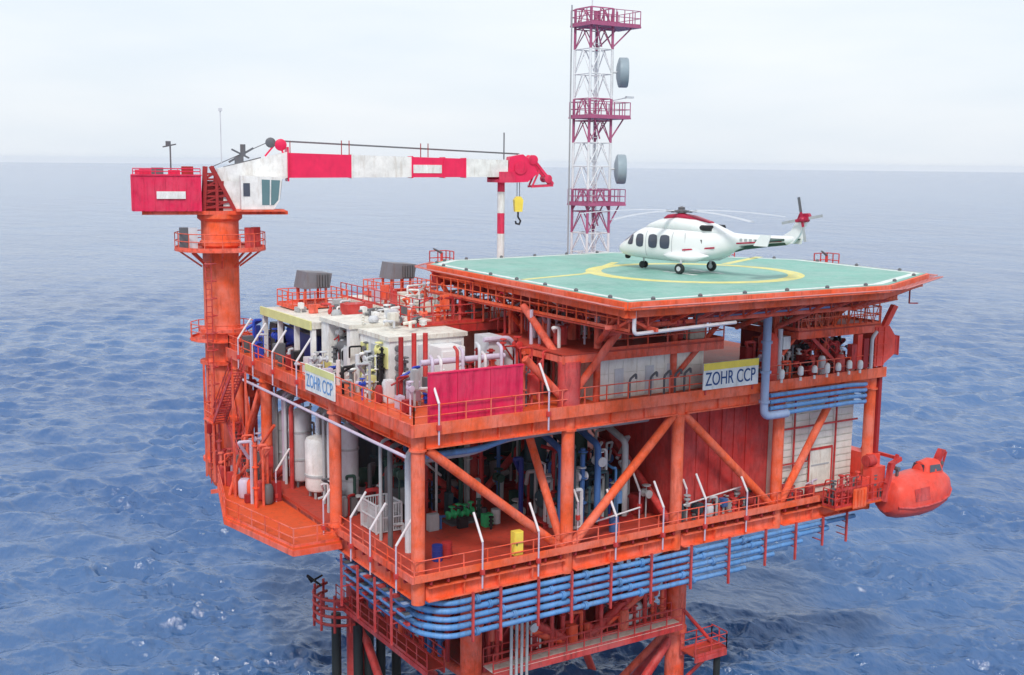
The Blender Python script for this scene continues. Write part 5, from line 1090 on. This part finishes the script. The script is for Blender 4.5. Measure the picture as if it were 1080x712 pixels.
RL = ['light grey riser just left of the tall light grey vessel','lilac riser second left of the tall light grey vessel','grey riser before the farthest left grey vessel','grey riser just right of the white upright vessel','light grey riser second right of the white upright vessel','lilac riser between the second left column and the wire basket','grey riser just right of the wire basket','dark grey riser second right of the wire basket','light grey riser nearest to the near corner column','thin red riser farthest left on the lower deck','thin red riser between the white vessel and the tall grey one']
for i, (x, y, h, m) in enumerate(((0.8,20.2,6.5,'light_grey'),(1.0,21.0,6.5,'lilac'),(0.9,22.3,6.2,'grey'),(1.2,14.8,6.4,'grey'),(1.3,14.2,6.0,'light_grey'),(0.9,12.6,6.4,'lilac'),(1.1,6.6,6.3,'grey'),(1.0,5.2,6.3,'dark_grey'),(1.5,4.0,6.2,'light_grey'),(0.7,23.8,6.4,'red'),(0.7,18.9,6.2,'red'))):
    MB().path(fillet([(x,y,LF),(x,y,LF+h-0.6),(x+1.8,y,LF+h-0.2)],0.4),0.10+0.05*(i % 3),9).build('riser_pipe', m, None, True, at=(x,y,LF), label=RL[i], cat='pipe', group='service risers on the left side')
# stair tower braces at the left landing
b = MB()
for p0, p1 in (((-2.8,21.0,20.1),(-0.6,21.3,26.8)),((-2.2,22.5,20.1),(-0.6,18.5,25.0)), ): b.tube(p0,p1,0.11,8)
b.build('landing_brace', 'orange', plat, True)

# ------------------------------------------------------------------ dense small fittings that fill the decks
def fittings(t, xr, yr, z0, h, n, pal, seed, big=1.0):
    g = np.random.default_rng(seed)
    for k in range(n):
        x = xr[0] + g.random()*(xr[1]-xr[0]); y = yr[0] + g.random()*(yr[1]-yr[0]); m = pal[int(g.random()*len(pal))]
        q = g.random(); hh = h*(0.35 + 0.65*g.random())
        if q < 0.34:
            r = (0.045 + 0.06*g.random())*big
            MB().path(fillet([(x,y,z0),(x,y,z0+hh),(x+g.choice([-1,1])*(0.3+0.5*g.random()),y+0.1,z0+hh),(x+g.normal(0,0.3),y+0.5,z0+hh*0.7)],0.12,3), r, 7).build('pipe', m, t, smooth=True)
        elif q < 0.52:
            r = (0.05 + 0.07*g.random())*big; b = MB(); b.tube((x,y,z0),(x,y,z0+hh),r,8)
            for f_ in (0.3, 0.62, 0.95): b.tube((x,y,z0+hh*f_),(x,y,z0+hh*f_+0.07),r*2.0,8)
            b.build('flanged_pipe', m, t, smooth=True)
        elif q < 0.72:
            w_, d_ = 0.25+0.45*g.random(), 0.25+0.35*g.random(); hb = min(hh, 0.5+0.9*g.random()); zz = z0 + (0 if g.random() < 0.6 else 0.5*g.random()*h)
            b = MB(); b.box(x-w_/2,x+w_/2,y-d_/2,y+d_/2,zz,zz+hb); 
            if zz > z0: b.bar((x,y,z0),(x,y,zz),0.09)
            b.box(x-w_/2+0.05,x+w_/2-0.05,y-d_/2-0.03,y-d_/2-0.003,zz+0.06,zz+hb-0.06); b.box(x-w_/2-0.03,x-w_/2-0.003,y-d_/2+0.05,y+d_/2-0.05,zz+0.06,zz+hb-0.06); b.build('cabinet', m, t)
        elif q < 0.88:
            zz = z0+0.3+g.random()*(h-0.4); a_ = 'xyz'[int(g.random()*3)]; r = (0.14+0.1*g.random())*big
            b = MB(); b.lathe([(0.03,-r*1.3),(r,-r*1.2),(r,-r*0.7),(r*0.45,-r*0.5),(r*0.45,r*0.5),(r,r*0.7),(r,r*1.2),(0.03,r*1.3)], (x,y,zz), 10, a_)
            b.tube((x,y,z0),(x,y,zz),0.05,6); b.lathe([(r*0.7,0),(r*1.1,0.02),(r*1.1,0.07),(r*0.7,0.09)], (x,y,zz+r*1.8), 10); b.tube((x,y,zz),(x,y,zz+r*1.85),0.03,5); b.build('valve', m, t, True)
        else:
            r = (0.2+0.16*g.random())*big; hb = min(hh, 1.3); b = MB(); b.lathe([(0.05,z0),(r*0.85,z0+0.06),(r,z0+0.2),(r,z0+hb-0.2),(r*0.7,z0+hb-0.03),(0.05,z0+hb)], (x,y,0), 12); b.build('small_vessel', m, t, True)
WH = ['white','light_grey','grey','white','lilac','dark_grey','lamp_white']
RD = ['red','deep_red','orange','red','deep_red','lilac','dark_grey']
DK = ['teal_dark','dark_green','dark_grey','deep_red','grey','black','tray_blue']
def zone(label, xr, yr, z0, h, n, pal, seed, big=1.0):
    t = thing('service_pipework', label, 'pipework', ((xr[0]+xr[1])/2, (yr[0]+yr[1])/2, z0)); fittings(t, xr, yr, z0, h, n, pal, seed, big)
zone('white and grey fittings along the left rail before the pale enclosures', (0.1,1.4), (6.5,16.0), UF, 1.7, 26, WH+['yellow','blue','black'], 1)
zone('dark fittings and blue parts along the rail before the open engine module', (0.3,1.6), (16.5,24.5), UF, 1.6, 18, ['black','navy','dark_grey','blue','light_grey','deep_red'], 2)
zone('pale pipes and valves between the near enclosure and the crimson wind wall', (0.5,4.2), (1.5,6.8), UF, 2.3, 30, WH+['blue','deep_red','red'], 3)
zone('red and lilac pipes between the crimson wind wall and the stub column', (4.5,8.6), (1.2,4.4), UF, 3.3, 26, RD+['lilac','light_grey','red'], 4)
zone('red pipes standing on the mezzanine roof under the helideck', (9.4,19.5), (0.6,7.5), 31.56, 1.9, 34, RD+['lilac','white'], 5)
zone('red and white fittings on the walkway below the left helideck edge', (5.4,12.0), (10.6,13.2), 32.0, 1.4, 22, RD+['orange_bright','white'], 6)
zone('red valves and white meters under the right mezzanine', (25.6,32.4), (-0.1,2.6), UF, 2.5, 44, RD+['white','black','red','light_grey'], 7)
zone('orange fittings on the right mezzanine under the helideck edge', (26.4,33.0), (0.2,4.0), 31.66, 1.3, 24, ['orange','orange_bright','red','white','pale_yellow','deep_red'], 8)
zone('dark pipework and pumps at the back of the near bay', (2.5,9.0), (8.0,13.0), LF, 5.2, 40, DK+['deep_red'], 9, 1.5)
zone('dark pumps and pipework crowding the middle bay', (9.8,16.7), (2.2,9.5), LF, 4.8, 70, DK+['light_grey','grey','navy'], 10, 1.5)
zone('grey and red pipework along the left side of the lower deck', (0.6,2.4), (10.8,13.4), LF, 3.2, 12, WH+['red','deep_red','dark_grey','dark_green'], 11, 1.3)
zone('red and grey pipework at the far left of the lower deck', (2.4,4.5), (18.0,26.5), LF, 5.5, 30, WH+['red','deep_red','red','dark_grey'], 12, 1.3)
zone('red valves and vessels hung in the cellar frame below the pipes', (6.0,19.6), (3.9,8.0), 13.35, 3.6, 46, RD+['deep_red','dark_green','light_grey'], 13, 1.6)
zone('red boarding gear crowding the davit platform', (28.8,33.4), (-1.6,-0.6), 20.33, 1.9, 26, ['red','boat_orange','deep_red','white','dark_grey','red'], 14)
zone('pale vents and boxes on the roofs of the left-hand row', (2.4,6.6), (8.0,16.0), UF+3.56, 0.6, 26, ['white','light_grey','cream','dark_grey'], 15)
zone('pale and red units on the far house roof by the helideck edge', (8.0,12.4), (14.5,22.0), UF+3.52, 1.1, 26, ['white','cream','orange','red','light_grey','lilac','dark_grey'], 16)
zone('dark fittings on the red floor between the near bay columns', (2.4,8.4), (4.6,8.0), LF, 1.5, 14, DK+['red','green'], 17)
zone('orange and red pipe tangle on the side landing below the crane', (-2.4,-0.5), (17.0,26.0), 20.13, 4.2, 34, ['orange','red','deep_red','orange','red','lilac','dark_grey'], 18, 1.2)
zone('orange pipes and boxes round the foot of the crane column', (-1.8,3.4), (27.4,28.5), 20.6, 7.0, 26, ['orange','red','deep_red','orange','dark_grey'], 19, 1.2)
zone('blue and dark machinery at the crane end of the upper deck', (0.4,3.0), (24.9,27.0), UF, 2.2, 16, ['navy','blue','black','dark_grey','light_grey'], 20, 1.2)
zone('grey and black gear filling the enclosure opening', (1.75,3.1), (12.4,14.9), UF+0.9, 2.0, 26, ['grey','dark_grey','black','light_grey','white','deep_red'], 22)
zone('small grey boxes and pipes on the face of the yellow-panelled enclosure', (1.6,2.15), (7.7,11.4), UF, 2.7, 30, ['white','light_grey','grey','pale_yellow','dark_grey','black'], 23)
zone('red pipes hanging in the shade behind the right front column', (22.9,25.0), (0.0,2.4), UF, 3.0, 12, RD, 24)
zone('lower pipes and valves behind the rail before the red bulkhead', (17.5,24.4), (0.2,1.1), LF, 1.3, 26, DK+['red','light_grey','grey'], 25)
zone('red meters and pipes before the slatted white wall', (25.6,28.6), (0.0,0.8), LF, 1.6, 16, RD+['white'], 26)
zone('red fittings under the near corner of the helideck', (9.6,15.0), (-4.6,0.4), 33.3, 0.7, 18, RD, 27, 0.8)
zone('grey and dark units on the roof of the open engine module', (2.0,6.8), (16.8,22.0), UF+3.16, 0.7, 16, ['white','light_grey','dark_grey','grey','red','orange'], 28)
zone('orange valves and pipes along the front cellar walkway', (6.2,19.4), (3.2,3.8), 13.35, 2.8, 30, ['orange','red','orange','deep_red','light_grey'], 29, 1.3)
zone('orange pipes and boxes along the left cellar walkway', (3.9,4.6), (4.4,16.6), 13.35, 3.6, 36, ['orange','red','deep_red','red','tray_blue'], 30, 1.3)
zone('thin orange pipes and boxes crowded under the left helideck edge', (9.9,13.5), (2.0,9.5), 31.57, 2.2, 34, ['orange','orange_bright','red','deep_red','lilac'], 31)
# cellar floor and hanging frames below the lower deck
MB().box(5.0,20.6,3.2,17.8,13.05,13.13).build('cellar_floor', 'floor_red', jk)
for k in range(6):
    x = 6.4+k*2.6; b = MB(); b.bar((x,3.6,13.2),(x,3.6,19.3),0.2); b.bar((x,3.6,16.6),(x,12.0,16.6),0.2,0.3); b.build('frame_post', 'red', jk)
    MB().bar((x,3.6,13.4),(x+2.4,3.6,16.4),0.14).build('frame_brace', 'deep_red', jk)
for k in range(5):
    y = 5.2+k*2.4; b = MB(); b.bar((4.6,y,13.2),(4.6,y,19.3),0.18); b.build('frame_post', 'red', jk); MB().bar((4.6,y,13.4),(4.6,y+2.2,16.6),0.12).build('frame_brace', 'red', jk)
MB().bar((4.6,4.6,16.6),(4.6,16.8,16.6),0.24,0.34).build('frame_beam', 'red', jk); MB().bar((5.9,3.6,16.6),(19.7,3.6,16.6),0.24,0.34).build('frame_beam', 'red', jk)
for k in range(5): MB().box(7.0+k*2.5,9.0+k*2.5,9.0,9.15,13.2,17.8).build('panel', 'deep_red', jk)
for (x0, x1, y, z0, z1) in ((26.2, 33.2, -0.46, 31.7, 33.0), (27.6, 32.8, 1.5, 33.15, 34.2), (10.4, 14.8, 10.2, 32.05, 33.9)):
    b = MB(); n_ = int((x1-x0)/0.55)
    for k in range(n_+1): b.bar((x0+(x1-x0)*k/n_, y, z0), (x0+(x1-x0)*k/n_, y, z1), 0.05)
    for k in range(n_): b.bar((x0+(x1-x0)*k/n_, y, z0 if k % 2 else z1), (x0+(x1-x0)*(k+1)/n_, y, z1 if k % 2 else z0), 0.04)
    for z in (z0, (z0+z1)/2, z1): b.bar((x0, y, z), (x1, y, z), 0.06)
    b.build('guard_frame', 'orange_bright', plat)
# cargo and drums on the lower deck by the rails
for i, (x, y, m, lab) in enumerate(((2.2,2.0,'navy','dark blue drum by the near corner column'),(2.9,2.2,'deep_red','dark red drum beside the dark blue drum'),(8.3,6.0,'grey','grey drum right of the green valves'),(13.4,1.2,'tray_blue','blue drum in the middle bay by the rail'))):
    MB().lathe([(0.25,LF),(0.29,LF+0.02),(0.29,LF+0.29),(0.305,LF+0.3),(0.29,LF+0.31),(0.29,LF+0.58),(0.305,LF+0.59),(0.29,LF+0.6),(0.29,LF+0.87),(0.25,LF+0.88)], (x,y,0), 16).build('steel_drum', m, None, True, at=(x,y,LF), label=lab, cat='drum', group='steel drums on the lower deck')
# fire monitors and a wind sock at the helideck rim
for i, (x, y, lab) in enumerate(((36.2,7.0,'right far corner of the helideck'),(33.0,14.2,'helideck far edge behind the helicopter tail'),(12.5,20.3,'far left corner of the helideck'))):
    t = thing('fire_monitor', f'small foam monitor at the {lab}', 'fire monitor', (x,y,HZ-0.5), group='foam monitors round the helideck')
    MB().box(x-0.7,x+0.7,y-0.6,y+0.6,HZ-0.55,HZ-0.47).build('platform', 'orange', t); MB().tube((x,y,HZ-0.47),(x,y,HZ+0.45),0.1,8).build('pipe', 'red', t)
    MB().tube((x,y,HZ+0.42),(x-0.75,y-0.2,HZ+0.75),0.09,8,0.06).build('nozzle', 'dark_grey', t); rail(t, [(x-0.65,y+0.55,HZ-0.47),(x+0.65,y+0.55,HZ-0.47),(x+0.65,y-0.55,HZ-0.47)], 'red', 1.0, 0.6)

# ------------------------------------------------------------------ floodlight poles along the rails
def lamp(x, y, z, inx, iny, label, grp, h=1.6):
    t = thing('floodlight_pole', label, 'lamp', (x,y,z-0.9), group=grp)
    MB().tube((x,y,z-0.9),(x,y,z+h),0.048,8).build('pole', 'lilac', t, smooth=True)
    p = Vector((x,y,z+h)); q = p + Vector((inx*0.95, iny*0.95, 1.35)); 
    MB().tube(p, q, 0.068, 8).build('lamp_tube', 'lamp_white', t, smooth=True)
    b = MB(); b.box(x-0.1,x+0.1,y-0.1,y+0.1,z-0.15,z+0.12); b.build('clamp', 'red', t)
for i, x in enumerate((3.4, 6.9, 12.1, 15.5, 18.7, 22.0)):
    lamp(x, -0.72, LF, 0, 1, f'white tilted lamp pole on the lower front rail, {ordw(i)} from the near corner', 'lamp poles on the lower front rail')
for i, y in enumerate((1.0, 4.1, 6.6, 10.4, 18.0)):
    lamp(-0.75 if y < 9 else -0.75, y, LF, 1, 0, f'white tilted lamp pole on the left lower edge, {ordw(i)} from the near corner', 'lamp poles on the left lower edge')
for i, x in enumerate((0.8, 7.4)):
    lamp(x, -0.75, UF, 0, 1, ['white tilted lamp pole in front of the crimson wind wall','white tilted lamp pole just right of the crimson wind wall'][i], 'lamp poles on the upper front rail', 1.2)
for i, y in enumerate((14.2, 18.2, 21.8, 24.6)):
    lamp(-0.75, y, UF, 1, 0, f'white tilted lamp pole on the upper left rail, {ordw(i)} left of the side sign', 'lamp poles on the upper left rail', 1.2)
for i, (x, y) in enumerate(((11.4, 2.0), (15.9, 2.0), (18.6, 0.9))):
    lamp(x, y, LF+0.95, 0, 1, f"white tilted lamp pole standing inside the lower deck, {['right of the middle column','left of the thin column','before the red bulkhead'][i]}", 'lamp poles inside the lower deck', 0.9)

# ------------------------------------------------------------------ sea haze
b = MB(); b.box(-14600, 14600, -14600, 14600, SEA-3.5, 60.0); hz = b.build('haze', 'white', None, kind='stuff')
hz.data.materials.clear()
hm = bpy.data.materials.new('haze_air'); hm.use_nodes = True; n = hm.node_tree; n.nodes.clear()
vo = n.nodes.new('ShaderNodeOutputMaterial'); pv = n.nodes.new('ShaderNodeVolumePrincipled')
pv.inputs['Color'].default_value = (0.97, 0.985, 1.0, 1); pv.inputs['Density'].default_value = 0.00006; pv.inputs['Anisotropy'].default_value = 0.2
n.links.new(pv.outputs[0], vo.inputs['Volume']); hz.data.materials.append(hm)
tag(hz, 'pale sea haze over the whole water', 'haze')
